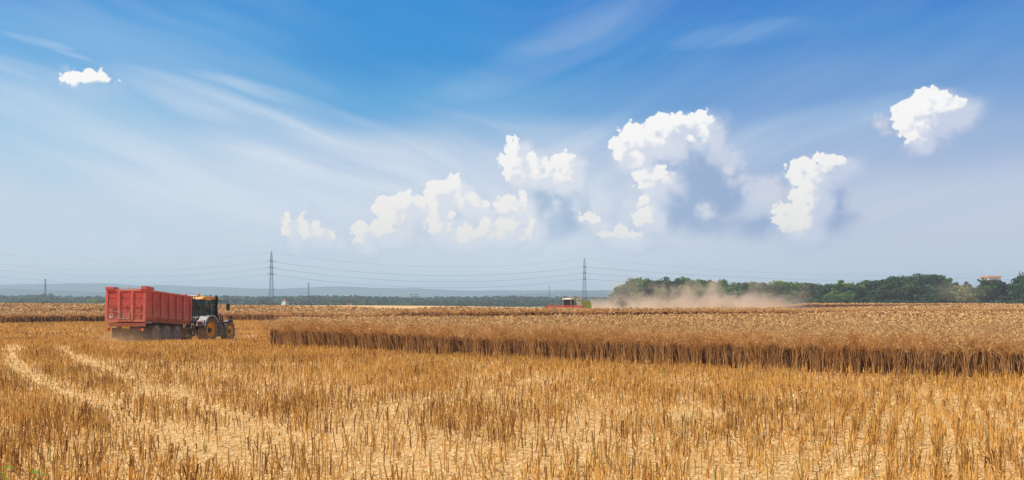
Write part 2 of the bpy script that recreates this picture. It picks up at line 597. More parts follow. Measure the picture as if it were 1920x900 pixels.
_tab = np.random.default_rng(3).random((256, 256))
def vnoise(x, y, sc=1.0, oct=3, seed=0):
    x = np.asarray(x, float) * sc + 37.7 * (seed + 1); y = np.asarray(y, float) * sc + 11.3 * (seed + 2)
    s = 0; a = 1.0; tot = 0
    for o in range(oct):
        xi = np.floor(x).astype(int); yi = np.floor(y).astype(int)
        fx = x - xi; fy = y - yi
        fx = fx * fx * (3 - 2 * fx); fy = fy * fy * (3 - 2 * fy)
        g = lambda i, j: _tab[(xi + i) & 255, (yi + j) & 255]
        s = s + a * ((g(0, 0) * (1 - fx) + g(1, 0) * fx) * (1 - fy) + (g(0, 1) * (1 - fx) + g(1, 1) * fx) * fy)
        tot += a; a *= 0.5; x = x * 2.03 + 5.1; y = y * 2.03 + 9.2
    return s / tot


# ---------------------------------------------------------------- the lie of the land
def ground_z(Xc, Yc):
    Xc = np.asarray(Xc, float); Yc = np.asarray(Yc, float)
    px = 960 + F * Xc / np.maximum(Yc, 40.0)
    ip = lambda xs, ys: np.interp(px, xs, ys)
    g0 = np.zeros_like(px)
    w = sstep(-Xc, 12, 21) * np.ones_like(px)                               # hollow left of the standing crop
    mixw = lambda r, l: r * (1 - w) + l * w
    g70 = mixw(-0.25, -0.7); g95 = mixw(-0.34, -0.7)
    g110 = mixw(ip([1000, 1300, 1500, 1920], [0.02, 0.02, -0.22, -0.25]), -0.7)
    g130 = mixw(ip([860, 1140, 1500, 1920], [0.0, -0.12, -0.08, -0.25]), -0.7)
    g152 = mixw(ip([860, 1000, 1140, 1300, 1500, 1920], [-0.05, -0.26, -0.30, -0.25, -0.3, -0.10]), -0.7)
    A = ip([-400, 0, 300, 560, 860, 1140, 1500, 1700, 1920, 2300], [.45, .45, .12, -.2, -.35, -.60, -.66, -.25, .18, .4])
    A2 = ip([-400, 0, 440, 540, 700, 860, 1000, 1200, 2300], [-1.2, -1.0, -.2, .52, .50, .15, -.7, -1.2, -1.2])
    c = np.full_like(px, -3.0); e = np.full_like(px, -5.0)
    ys = [0, 50, 70, 95, 110, 130, 152, 215, 262, 400, 900, 1700, 3500, 5000, 70000]
    vs = [g0, g0, g70, g95, g110, g130, g152, A, A, A2, c, e, e + 12, e + 18, e + 18]
    z = np.zeros_like(px)
    for i in range(len(ys) - 1):
        t = sstep(Yc, ys[i], ys[i + 1])
        m = (Yc >= ys[i]) & (Yc < ys[i + 1])
        z = np.where(m, vs[i] * (1 - t) + vs[i + 1] * t, z)
    bank = ip([1420, 1520, 1700, 1880, 1940], [0, 1.0, .62, .35, 0])
    z = z + bank * sstep(Yc, 268, 283) * (1 - sstep(Yc, 305, 335))
    return z + (vnoise(Xc, Yc, 0.08, 2) - 0.5) * 0.10 * sstep(Yc, 60, 90) * (Yc < 400)


def gz(x, y):
    return float(ground_z(np.array([x]), np.array([y]))[0])


def px2g(px, py):
    """photo pixel on the near, level part of the field -> ground point"""
    d = CAMZ * F / (py - HOR)
    return ((px - 960) * d / F, d)


def at(px, Y):
    return (px - 960) * Y / F


# ---------------------------------------------------------------- materials of the land
STRAW = lin(226, 160, 82)
STRAW2 = lin(150, 84, 32)
def ground_material():
    m = bpy.data.materials.new('stubble_soil'); m.use_nodes = True
    nt = m.node_tree; t = NT(nt); p = nt.nodes['Principled BSDF']
    tcn = nt.nodes.new('ShaderNodeTexCoord'); co = X(t, tcn.outputs['Object'])
    x, y, z = t.sep(co)
    n1 = t.noise(co, 0.35, 4.0, 0.6)
    n2 = t.noise(t.vm('MULTIPLY', co, (1.0, 1.6, 1.0)), 14.0, 4.0, 0.7)
    # chopped straw lying every way: stretched noise at three angles
    def fib(rot, sc):
        mp = nt.nodes.new('ShaderNodeMapping'); t.put(mp.inputs[0], co)
        mp.inputs['Rotation'].default_value = (0, 0, R(rot)); mp.inputs['Scale'].default_value = (sc, sc * 9, 1)
        return t.noise(X(t, mp.outputs[0]), 1.0, 2.0, 0.5)
    fb = fib(12, 9).max(fib(75, 8)).max(fib(-40, 10))
    straw = t.mix(t.ss(fb, 0.50, 0.72), lin(202, 146, 78), lin(255, 230, 166))
    soil = t.mix(n2, lin(120, 80, 46), lin(170, 122, 78))
    near = t.mix(t.ss(n1 * 0.3 + n2 * 0.7, 0.34, 0.46, 0.9, 0.0), straw, soil)
    # farther off: other fields, meadows and woods of the plain
    far_n = t.noise(t.vm('MULTIPLY', co, (0.0016, 0.0007, 1)), 1.0, 3.0, 0.5)
    far = t.mix(t.ss(far_n, 0.44, 0.50), lin(120, 135, 78), lin(58, 86, 46))
    far = t.mix(t.ss(far_n, 0.56, 0.60), far, lin(214, 196, 150))
    strip = t.mix(t.ss(n2, 0.2, 0.8), lin(232, 196, 140), lin(200, 150, 90))
    c = t.mix(t.ss(y, 108, 125), near, strip)
    c = t.mix(t.ss(y, 460, 560), c, far)
    t.put(p.inputs['Base Color'], c)
    p.inputs['Roughness'].default_value = 0.95
    p.inputs['Specular IOR Level'].default_value = 0.15
    b = nt.nodes.new('ShaderNodeBump'); b.inputs['Strength'].default_value = 0.8; b.inputs['Distance'].default_value = 0.025
    t.put(b.inputs['Height'], fb + n2 * 0.8); nt.links.new(b.outputs[0], p.inputs['Normal'])
    return m


M = {}
M['ground'] = ground_material()
M['stubble'] = material('stubble_stalk', lin(255, 196, 100), 0.6, col2=lin(112, 52, 12), scale=2.0, tint='tint', trans=0.05, spec=0.4)
M['litter'] = material('chopped_straw', lin(255, 228, 162), 0.7, col2=lin(190, 130, 70), scale=2.0, tint='tint')
M['crop'] = material('ripe_crop', lin(250, 206, 140), 0.75, col2=lin(164, 108, 56), scale=2.0, tint='tint', trans=0.12)
M['crop_stem'] = material('crop_stem', lin(214, 150, 84), 0.7, col2=lin(120, 72, 34), scale=2.0, tint='tint')
M['crop_core_shade'] = material('crop_core_shade', lin(104, 68, 42), 0.95, col2=lin(60, 38, 24), scale=6.0, bump=1.0, bscale=9.0)  # dead-leaf brown, darkened to paint in the shade behind the cut edge
M['leaf'] = material('tree_leaf', lin(118, 148, 58), 0.6, col2=lin(60, 92, 36), scale=0.5, tint='tint', objrand=0.6, trans=0.2)
M['leaf_dark'] = material('tree_leaf_dark', lin(64, 98, 48), 0.6, col2=lin(30, 54, 30), scale=0.5, tint='tint', objrand=0.5, trans=0.2)
M['leaf_pale'] = material('tree_leaf_pale', lin(142, 152, 84), 0.6, col2=lin(100, 116, 60), scale=0.5, tint='tint', objrand=0.2, trans=0.2)
M['far_leaf'] = material('far_leaf', lin(58, 80, 54), 0.8, col2=lin(22, 40, 32), scale=0.02, tint='tint', coord='Object')
M['bark'] = material('bark', lin(110, 92, 76), 0.9, scale=6.0, bump=0.5)
M['hill'] = material('hill_land', lin(44, 62, 60), 0.95, col2=lin(30, 46, 52), scale=0.0009, coord='Object', stretch=(1, 0.5, 1))


# ---------------------------------------------------------------- ground sheet
def grid_strip(xs, ys):
    XX, YY = np.meshgrid(xs, ys)
    return XX, YY


def build_ground():
    ys = np.concatenate([np.arange(-40, 6, 4.0), np.arange(6, 60, 0.25), np.geomspace(60, 400, 200)[:-1], np.geomspace(400, 6100, 140)])
    us = np.concatenate([np.linspace(-6, -0.8, 26)[:-1], np.linspace(-0.8, 0.8, 330), np.linspace(0.8, 6, 26)[1:]])
    YY, UU = np.meshgrid(ys, us, indexing='ij')
    XX = np.clip(UU * np.maximum(YY, 22.0), -5900, 5900)
    ZZ = ground_z(XX, YY)
    near = 1 - sstep(YY, 25, 60)
    ZZ = ZZ + near * ((vnoise(XX, YY, 1.3, 3, 4) - 0.5) * 0.09 + (vnoise(XX, YY, 4.5, 2, 5) - 0.5) * 0.045)
    ny, nx = YY.shape
    idx = np.arange(ny * nx).reshape(ny, nx)
    f = np.stack([idx[:-1, :-1], idx[:-1, 1:], idx[1:, 1:], idx[1:, :-1]], -1).reshape(-1, 4)
    o = mesh_np('ground', np.stack([XX, YY, ZZ], -1), f, M['ground'], smooth=True)
    tag(o, kind='structure')


def near_bump(x, y):
    near = 1 - sstep(y, 25, 60)
    return near * ((vnoise(x, y, 1.3, 3, 4) - 0.5) * 0.09 + (vnoise(x, y, 4.5, 2, 5) - 0.5) * 0.045)


build_ground()


def build_hills():
    def ridge(name, Y0, prof, seed, depth, base):
        us = np.linspace(-0.95, 0.95, 420)
        px = 960 + F * us
        top = np.interp(px, [p[0] for p in prof], [p[1] for p in prof])
        ts = np.linspace(0, 1, 22)
        V = []
        for t in ts:
            Y = Y0 + depth * t
            zt = CAMZ + (HOR - top) * (Y0 + depth) / F + (vnoise(us * 30 + t * 3, t * 2 + 0 * us, 1.0, 4, seed) - 0.5) * depth * 0.016
            z = base + (zt - base) * (sstep(t, 0, 1) ** 1.15)
            V.append(np.stack([us * Y, np.full_like(us, Y), z], -1))
        # far side falls away behind the crest
        V.append(np.stack([us * (Y0 + depth * 1.5), np.full_like(us, Y0 + depth * 1.5), np.full_like(us, base)], -1))
        V = np.array(V); n, k, _ = V.shape
        idx = np.arange(n * k).reshape(n, k)
        f = np.stack([idx[:-1, :-1], idx[:-1, 1:], idx[1:, 1:], idx[1:, :-1]], -1).reshape(-1, 4)
        tag(mesh_np(name, V, f, M['hill'], smooth=True), kind='structure')
    ridge('hills', 4600, [(-700, 536), (0, 534), (130, 531), (300, 535), (520, 541), (640, 538), (760, 541), (900, 545), (1050, 543), (1150, 544), (1300, 546), (2600, 548)], 11, 900, 8)
    ridge('hills', 3300, [(-700, 545), (0, 541), (150, 546), (300, 552), (500, 556), (900, 556), (1030, 549), (1090, 545), (1160, 544), (1300, 547), (2600, 548)], 21, 500, 4)


build_hills()


# ---------------------------------------------------------------- stubble
# front edge of the near standing crop (x, y), from its tip to far right, and its back edge
B1_FRONT = [(-13.4, 50.0), (-11.2, 46.6), (-8.3, 44.2), (-5.2, 41.2), (-2.2, 38.6), (3.6, 34.6), (7.9, 31.2), (15.1, 27.0), (24, 21.5), (34, 15)]
B1_BACK = [(-13.6, 51.5), (-13.4, 57), (-12.6, 68), (-4.3, 74), (8.9, 83), (33, 104), (66, 116), (100, 120)]


def poly_in(x, y, poly):
    x = np.asarray(x, float); y = np.asarray(y, float)
    ins = np.zeros(x.shape, bool)
    n = len(poly)
    for i in range(n):
        x0, y0 = poly[i]; x1, y1 = poly[(i + 1) % n]
        c = ((y0 > y) != (y1 > y))
        with np.errstate(divide='ignore', invalid='ignore'):
            xi = (x1 - x0) * (y - y0) / (y1 - y0 + 1e-12) + x0
        ins ^= c & (x < xi)
    return ins


def dist_poly(x, y, pts):
    d = np.full(np.asarray(x).shape, 1e9)
    for (x0, y0), (x1, y1) in zip(pts[:-1], pts[1:]):
        dx, dy = x1 - x0, y1 - y0
        t = np.clip(((x - x0) * dx + (y - y0) * dy) / (dx * dx + dy * dy), 0, 1)
        d = np.minimum(d, np.hypot(x - x0 - t * dx, y - y0 - t * dy))
    return d


B1_POLY = B1_FRONT + B1_BACK[::-1]
TRACKS = [([px2g(*p) for p in [(28, 648), (20, 672), (40, 700), (90, 726), (150, 752), (235, 790), (330, 826), (440, 880)]], 0.38),
          ([px2g(*p) for p in [(110, 650), (135, 668), (175, 690), (240, 716), (330, 748), (450, 790), (560, 830)]], 0.30)]
PALE = [px2g(*p) for p in [(150, 682), (300, 684), (450, 688), (620, 690)]]
BARE = [(500, 850, 150, 45), (400, 820, 90, 25), (720, 835, 130, 55), (800, 890, 130, 40), (620, 895, 120, 40), (1000, 880, 60, 20), (1560, 880, 80, 40), (1300, 780, 40, 30), (330, 735, 90, 10), (660, 740, 60, 12), (1520, 745, 60, 14)]


def stubble_density(x, y):
    """share of stalks kept, 0..1"""
    px = 960 + F * x / y; py = HOR + F * CAMZ / y
    d = 0.42 + 1.5 * (vnoise(x, y, 0.5, 3, 1) - 0.38)
    for pts, w in TRACKS:
        dd = dist_poly(x, y, pts)
        d = d * (1 - np.clip(0.35 + 1.1 * vnoise(x, y, 0.9, 2, 17), 0, 0.93) * np.exp(-(dd / (w * 1.25)) ** 2))
    dd = dist_poly(x, y, PALE)
    d = d * (1 - 0.75 * np.exp(-(dd / 1.2) ** 4))
    for (cx, cy, rx, ry) in BARE:
        q = ((px - cx) / rx) ** 2 + ((py - cy) / ry) ** 2
        d = d * (1 - (0.35 + 0.45 * vnoise(x, y, 0.8, 2, 51)) * np.exp(-q ** 2))
    d = d + 0.35 * np.exp(-(((px - 60) / 260) ** 2 + ((py - 850) / 90) ** 2) ** 2)
    return np.clip(d, 0.03, 1)


def stalk_batch(x, y, z, h, r, lean, laz, tint, seg=2, sides=3, curve=None):
    """merged stalks: rings of `sides` vertices at seg+1 levels"""
    n = len(x)
    lv = np.linspace(0, 1, seg + 1)
    an = rng.uniform(0, 6.28, n)[:, None, None] + (np.arange(sides) * 2 * np.pi / sides)[None, None, :]
    cx = np.cos(laz)[:, None]; sy = np.sin(laz)[:, None]
    cv = (rng.normal(0, 0.06, n) if curve is None else curve)[:, None]
    off = h[:, None] * (np.sin(lean)[:, None] * lv + cv * (lv ** 2 - lv))
    X0 = x[:, None] + off * cx; Y0 = y[:, None] + off * sy; Z0 = z[:, None] + h[:, None] * np.cos(lean)[:, None] * lv - 0.02 * (lv == 0)
    rr = r[:, None] * (1.0 - 0.25 * lv)
    V = np.stack([X0[:, :, None] + rr[:, :, None] * np.cos(an), Y0[:, :, None] + rr[:, :, None] * np.sin(an),
                  Z0[:, :, None] + np.zeros_like(an)], -1).reshape(n, -1, 3)
    fs = []
    for i in range(seg):
        for k in range(sides):
            k2 = (k + 1) % sides
            fs.append((i * sides + k, i * sides + k2, (i + 1) * sides + k2, (i + 1) * sides + k))
    fs = np.array(fs)
    nv = (seg + 1) * sides
    Fc = (fs[None] + (np.arange(n) * nv)[:, None, None]).reshape(-1, 4)
    T = np.repeat(tint, nv)
    return V.reshape(-1, 3), Fc, T


def scatter(y0, y1, dens, margin=0.62):
    """random ground points in the view wedge between two distances, denser in drill rows"""
    margin = 0.92 if y1 < 46 else 0.74      # well past the edges of the picture
    A = margin * (y1 * y1 - y0 * y0)
    n = int(A * dens)
    y = np.sqrt(rng.uniform(y0 * y0, y1 * y1, n))
    x = rng.uniform(-margin, margin, n) * y
    return x, y


def build_stubble():
    Vs, Fs, Ts = [], [], []
    base = 0
    for (y0, y1, dens, rs, seg, sides) in ((8, 24, 64, 0.0085, 3, 3), (24, 42, 56, 0.0095, 2, 3), (42, 75, 34, 0.013, 1, 3), (75, 150, 14, 0.022, 1, 3)):
        x, y = scatter(y0, y1, dens)
        # drill rows 0.33 m apart, running away from the camera and slightly right
        ra = R(24)
        q = x * math.cos(ra) - y * math.sin(ra); s_ = x * math.sin(ra) + y * math.cos(ra)
        if y1 < 43:
            row = np.round(q / 0.33)
            q = row * 0.33 + rng.normal(0, 0.065, len(q)) + 0.05 * np.sin(s_ * 0.7 + row)
            # plants stand in little bunches along the row
            s_ = np.round(s_ / 0.21 + rng.normal(0, .3, len(s_))) * 0.21 + rng.normal(0, 0.035, len(s_)) + (row % 7) * .03
            x = q * math.cos(ra) + s_ * math.sin(ra); y = -q * math.sin(ra) + s_ * math.cos(ra)
        keep = rng.random(len(x)) < stubble_density(x, np.maximum(y, 5)) ** (1.0 if y1 < 43 else 0.6)
        keep &= ~poly_in(x, y, B1_POLY)
        x, y = x[keep], y[keep]
        # stubble run over by the wheels of tractor and trailer is not left standing under them
        n = len(x)
        z = ground_z(x, y) + near_bump(x, y)
        h = np.clip(rng.normal(0.27, 0.07, n), 0.08, 0.44) * (0.78 + 0.4 * vnoise(x, y, 0.25, 2, 8))
        for pts, w in TRACKS:
            h = h * (1 - 0.6 * np.exp(-(dist_poly(x, y, pts) / w) ** 4))
        for cx_, cy_, rr_ in ((-23.8, 60.5, 3.2), (-22.6, 69, 2.6), (-24.0, 56.5, 2.0)):
            h = h * (1 - 0.6 * np.exp(-(np.hypot(x - cx_, (y - cy_) * 0.6) / rr_) ** 4))
        h = h * (1 - 0.32 * sstep(y, 40, 52) * (1 - sstep(y, 66, 80)))
        r = rs * rng.uniform(0.55, 1.8, n)
        lean = np.abs(rng.normal(0, 0.16, n)); fl = rng.random(n) < 0.12
        lean = np.where(fl, rng.uniform(0.5, 1.25, n), lean)
        tint = np.clip(rng.normal(0.31, 0.30, n) + (vnoise(x, y, 0.35, 2, 9) - 0.5) * 0.8, 0, 1)
        V, Fc, T = stalk_batch(x, y, z, h, r, lean, rng.uniform(0, 6.28, n), tint, seg, sides)
        Vs.append(V); Fs.append(Fc + base); Ts.append(T); base += len(V)
        if y1 < 43:      # side shoots, cut off too
            k = rng.random(n) < 0.55
            xx, yy, zz, hh = x[k], y[k], z[k], h[k]
            f0 = rng.uniform(0.25, 0.7, k.sum())
            V, Fc, T = stalk_batch(xx, yy, zz + hh * f0, hh * rng.uniform(0.25, 0.6, len(xx)), r[k] * 0.6, rng.uniform(0.3, 0.8, len(xx)), rng.uniform(0, 6.28, len(xx)), tint[k], 1, 3)
            Vs.append(V); Fs.append(Fc + base); Ts.append(T); base += len(V)
    # broken stalks and straw caught slantwise among the standing ones
    for (y0, y1, dens, ln, rs) in ((8, 24, 34, 0.14, 0.0065), (24, 45, 56, 0.14, 0.009), (45, 80, 28, 0.17, 0.014)):
        x, y = scatter(y0, y1, dens)
        keep = (rng.random(len(x)) < stubble_density(x, y)) & ~poly_in(x, y, B1_POLY)
        x, y = x[keep], y[keep]; n = len(x)
        z = ground_z(x, y) + near_bump(x, y) + rng.uniform(0.0, 0.20, n) * (0.7 if y0 > 40 else 1)
        V, Fc, T = stalk_batch(x, y, z, ln * rng.uniform(0.4, 1.5, n), rs * rng.uniform(0.6, 1.3, n), rng.uniform(0.7, 1.75, n), rng.uniform(0, 6.28, n), np.clip(rng.normal(0.15, 0.3, n), 0, 1), 1, 3)
        Vs.append(V); Fs.append(Fc + base); Ts.append(T); base += len(V)
    o = mesh_np('stubble', np.concatenate(Vs), np.concatenate(Fs), M['stubble'], attrs={'tint': ('POINT', np.concatenate(Ts))})
    tag(o, 'golden cut stubble stalks standing over the whole field', 'stubble', kind='stuff')

    # a few stalks that are still green
    x, y = scatter(10, 40, 2.2)
    k = (rng.random(len(x)) < sstep(vnoise(x, y, 0.35, 2, 44), 0.5, 0.72)) & ~poly_in(x, y, B1_POLY)
    x, y = x[k], y[k]; n = len(x)
    V, Fc, T = stalk_batch(x, y, ground_z(x, y) + near_bump(x, y), rng.uniform(0.14, 0.36, n), rng.uniform(.006, .011, n), np.abs(rng.normal(0, .2, n)), rng.uniform(0, 6.28, n), rng.random(n), 2, 3)
    M['green_stalk'] = material('green_stalk', lin(176, 168, 84), 0.6, col2=lin(116, 132, 58), scale=2.0, tint='tint')
    o = mesh_np('green_stalks', V, Fc, M['green_stalk'], attrs={'tint': ('POINT', T)})
    tag(o, 'thin greenish stalks still alive here and there in the stubble', 'stalks', kind='stuff')

    # chopped straw and chaff lying on the soil
    Vs, Fs, Ts = [], [], []; base = 0
    for (y0, y1, dens, ln, wd) in ((8, 20, 230, 0.09, 0.0055), (20, 36, 80, 0.13, 0.010), (36, 60, 14, 0.2, 0.02)):
        x, y = scatter(y0, y1, dens)
        k = ~poly_in(x, y, B1_POLY)
        x, y = x[k], y[k]; n = len(x)
        a = rng.uniform(0, 6.28, n); L = ln * rng.uniform(0.3, 1.6, n); wv = wd * rng.uniform(0.5, 1.6, n)
        z = ground_z(x, y) + near_bump(x, y) + rng.uniform(0.004, 0.03, n)
        tl = rng.normal(0, 0.22, n) * L
        dx, dy = np.cos(a) * L / 2, np.sin(a) * L / 2; wx, wy = -np.sin(a) * wv, np.cos(a) * wv
        bow = rng.uniform(0, 0.12, n) * L
        V = np.stack([np.stack([x - dx - wx, y - dy - wy, z - tl / 2], -1), np.stack([x - dx + wx, y - dy + wy, z - tl / 2], -1),
                      np.stack([x - wx, y - wy, z + bow], -1), np.stack([x + wx, y + wy, z + bow], -1),
                      np.stack([x + dx - wx, y + dy - wy, z + tl / 2], -1), np.stack([x + dx + wx, y + dy + wy, z + tl / 2], -1)], 1)
        fs = np.array([(0, 1, 3, 2), (2, 3, 5, 4)])
        Fc = (fs[None] + (np.arange(n) * 6)[:, None, None]).reshape(-1, 4)
        Vs.append(V.reshape(-1, 3)); Fs.append(Fc + base); Ts.append(np.repeat(rng.random(n) ** 1.5, 6)); base += n * 6
    o = mesh_np('straw_litter', np.concatenate(Vs), np.concatenate(Fs), M['litter'], attrs={'tint': ('POINT', np.concatenate(Ts))})
    tag(o, 'pale chopped straw littering the soil between the stubble', 'straw', kind='stuff')


build_stubble()


# ---------------------------------------------------------------- standing crop
def crop_tuft(nb, np_, h0, h1, spread, pw, pl, stem_r, stems=True, seed=0):
    """one ripe oilseed plant: stem, rising side branches, hanging and rising pods. Returns verts, quads, tint"""
    g = np.random.default_rng(seed)
    V, Fq, T = [], [], []
    def quad(a, b, w, t):
        a = np.array(a); b = np.array(b)
        d = b - a
        s = np.cross(d, g.normal(0, 1, 3)); s = s / (np.linalg.norm(s) + 1e-9) * w
        i = len(V)
        V.extend([a - s, a + s, b + s * 0.6, b - s * 0.6]); Fq.append((i, i + 1, i + 2, i + 3)); T.extend([t] * 4)
    bend = g.normal(0, 0.10, 2)
    def axis(t): return np.array([bend[0] * t * t, bend[1] * t * t, t * h1 * 0.86])
    if stems:
        for _ in range(g.integers(0, 3)):          # extra shoots from the foot, leaning outwards
            aa = g.uniform(0, 6.28); q0 = np.array([0.02 * math.cos(aa), 0.02 * math.sin(aa), 0.0]); hh = g.uniform(0.55, 0.95) * h1
            out = g.uniform(0.05, 0.34)
            q1 = np.array([math.cos(aa) * out * .35, math.sin(aa) * out * .35, hh * .5]); q2 = np.array([math.cos(aa) * out, math.sin(aa) * out, hh])
            tt = g.uniform(0, 0.9)
            quad(q0, q1, stem_r * 0.7, tt); quad(q1, q2, stem_r * 0.5, tt)
            for _k in range(3):
                q3 = q1 + (q2 - q1) * g.uniform(.2, 1); q4 = q3 + np.array([g.normal(0, .09), g.normal(0, .09), g.uniform(.08, .25)])
                quad(q3, q4, stem_r * 0.35, tt)
        for a, b in ((0, 0.33), (0.33, 0.66), (0.66, 1.0)):
            for _ in range(2):
                quad(axis(a), axis(b), stem_r * (1.2 - 0.7 * a), g.uniform(0.0, 0.7))
    for b in range(nb):
        t0 = g.uniform(h0, 0.98)
        p0 = axis(t0); az = g.uniform(0, 6.28); up = g.uniform(0.45, 1.2)
        L = spread * g.uniform(0.7, 1.3) * (1.25 - 0.5 * t0)
        d = np.array([math.cos(az) * math.cos(up), math.sin(az) * math.cos(up), math.sin(up)])
        p1 = p0 + d * L
        p1[2] = min(p1[2], h1 * g.uniform(0.93, 1.07))
        quad(p0, p1, stem_r * 0.5, g.uniform(0.2, 0.8))
        for k in range(np_):
            s = g.uniform(0.3, 1.0); q = p0 + (p1 - p0) * s
            pd = g.normal(0, 1, 3); pd[2] = abs(pd[2]) * 0.8 + 0.2; pd /= np.linalg.norm(pd)
            quad(q, q + pd * pl * g.uniform(0.6, 1.3), pw * g.uniform(0.7, 1.3), g.uniform(0, 0.75))
    return np.array(V), np.array(Fq), np.array(T)


def place(protos, x, y, z, sc, extra_lean=None):
    """numpy copies of prototypes at points -> merged arrays"""
    Vs, Fs, Ts = [], [], []; base = 0
    which = rng.integers(0, len(protos), len(x))
    for i, (V, Fq, T) in enumerate(protos):
        k = which == i
        n = int(k.sum())
        if not n: continue
        a = rng.uniform(0, 6.28, n); ca, sa = np.cos(a)[:, None], np.sin(a)[:, None]
        s = sc[k][:, None]
        vx, vy, vz = V[:, 0][None] * s, V[:, 1][None] * s, V[:, 2][None] * s
        X_ = vx * ca - vy * sa; Y_ = vx * sa + vy * ca; Z_ = vz + 0 * X_
        if extra_lean is not None:
            lx, ly = extra_lean[0][k][:, None], extra_lean[1][k][:, None]
            X_ = X_ + lx * vz ** 2; Y_ = Y_ + ly * vz ** 2
        P = np.stack([X_ + x[k][:, None], Y_ + y[k][:, None], Z_ + z[k][:, None]], -1).reshape(-1, 3)
        Vs.append(P); Fs.append((Fq[None] + (np.arange(n) * len(V))[:, None, None]).reshape(-1, 4) + base)
        Ts.append(np.clip(np.tile(T, n) + np.repeat(rng.normal(0, 0.15, n), len(V)), 0, 1)); base += len(P)
    return np.concatenate(Vs), np.concatenate(Fs), np.concatenate(Ts)


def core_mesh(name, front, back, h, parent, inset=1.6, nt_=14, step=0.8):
    """dark stand-in for the shaded inside of the crop: lumpy body between two edges, sides set in from them"""
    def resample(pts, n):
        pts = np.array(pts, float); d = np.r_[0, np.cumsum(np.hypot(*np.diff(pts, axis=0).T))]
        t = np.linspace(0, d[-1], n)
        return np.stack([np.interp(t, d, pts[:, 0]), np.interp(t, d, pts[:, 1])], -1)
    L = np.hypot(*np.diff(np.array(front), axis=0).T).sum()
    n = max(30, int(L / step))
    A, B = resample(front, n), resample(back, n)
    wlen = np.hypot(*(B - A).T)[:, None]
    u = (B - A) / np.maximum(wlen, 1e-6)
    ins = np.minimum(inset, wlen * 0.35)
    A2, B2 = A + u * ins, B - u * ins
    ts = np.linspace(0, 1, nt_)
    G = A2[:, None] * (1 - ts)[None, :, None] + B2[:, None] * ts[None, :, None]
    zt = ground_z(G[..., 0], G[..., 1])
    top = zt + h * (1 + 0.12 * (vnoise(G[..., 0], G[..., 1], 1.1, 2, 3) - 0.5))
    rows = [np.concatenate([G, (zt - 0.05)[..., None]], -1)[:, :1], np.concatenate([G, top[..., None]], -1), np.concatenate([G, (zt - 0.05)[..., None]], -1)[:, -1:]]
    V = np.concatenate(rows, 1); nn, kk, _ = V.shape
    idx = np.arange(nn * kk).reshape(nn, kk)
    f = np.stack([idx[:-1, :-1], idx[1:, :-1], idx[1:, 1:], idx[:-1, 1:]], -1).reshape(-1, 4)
    return mesh_np(name, V, f, M['crop_core_shade'], parent)


def crop_block(label, front, back, zones, full, edge_w=2.0, core_h=0.88, nt_=14, umax=0.88, step=0.8, inset=1.6):
    poly = front + back[::-1]
    P = np.array(poly)
    x0, x1, y0, y1 = P[:, 0].min(), P[:, 0].max(), P[:, 1].min(), P[:, 1].max()
    Vs, Fs, Ts = [], [], []; base = 0
    def put(res):
        nonlocal base
        V, Fq, T = res
        Vs.append(V); Fs.append(Fq + base); Ts.append(T); base += len(V)
    # whole plants along the visible front edge
    protos, dens, sc = full
    fr = np.array(front, float); seg = np.hypot(*np.diff(fr, axis=0).T); cum = np.r_[0, np.cumsum(seg)]
    n = int(cum[-1] * edge_w * dens)
    t = rng.uniform(0, cum[-1], n); w = rng.uniform(0, 1, n) ** 1.4 * edge_w
    fx, fy = np.interp(t, cum, fr[:, 0]), np.interp(t, cum, fr[:, 1])
    ki = np.clip(np.searchsorted(cum, t) - 1, 0, len(seg) - 1)
    nx = -(np.diff(fr, axis=0)[ki, 1]) / seg[ki]; ny = np.diff(fr, axis=0)[ki, 0] / seg[ki]
    # the inward side is where y grows
    sg = np.where(ny > 0, 1, -1)
    wob = (vnoise(t, 0 * t, 0.7, 3, 6) - 0.5) * 1.3
    x = fx + nx * sg * (w + wob); y = fy + ny * sg * (w + wob)
    k = (np.abs(x) < umax * y)
    x, y, w = x[k], y[k], w[k]
    z = ground_z(x, y)
    out = np.where(w < 0.5, 0.30 * (vnoise(x, y, 0.5, 2, 12) + 0.2), 0.03)
    lean = (-(nx * sg)[k] * out * sc + rng.normal(0, 0.11, len(x)) + 0.12 * (vnoise(x, y, 0.8, 2, 31) - .5), -(ny * sg)[k] * out * sc + rng.normal(0, 0.05, len(x)))
    put(place(protos, x, y, z, sc * rng.uniform(0.80, 1.10, len(x)) * (0.84 + 0.28 * vnoise(x, y, 0.55, 3, 14)), lean))
    for (ya, yb, protos, dens, sc) in zones:
        A_ = (x1 - x0) * (min(y1, yb) - max(y0, ya))
        if A_ <= 0: continue
        n = int(A_ * dens)
        x = rng.uniform(x0, x1, n); y = rng.uniform(max(y0, ya), min(y1, yb), n)
        k = poly_in(x, y, poly) & (np.abs(x) < umax * y) 
        x, y = x[k], y[k]
        z = ground_z(x, y) - 0.02
        s = sc * rng.uniform(0.9, 1.1, len(x)) * (0.93 + 0.14 * vnoise(x, y, 0.3, 2, 14))
        put(place(protos, x, y, z, s))
    o = mesh_np('standing_crop', np.concatenate(Vs), np.concatenate(Fs), M['crop'], attrs={'tint': ('POINT', np.concatenate(Ts))})
    tag(o, label, 'crop', kind='stuff')
    core_mesh('crop_shade_body', front, back, core_h, o, inset=inset, nt_=nt_, step=step)
    print('crop', len(o.data.polygons))
    return o


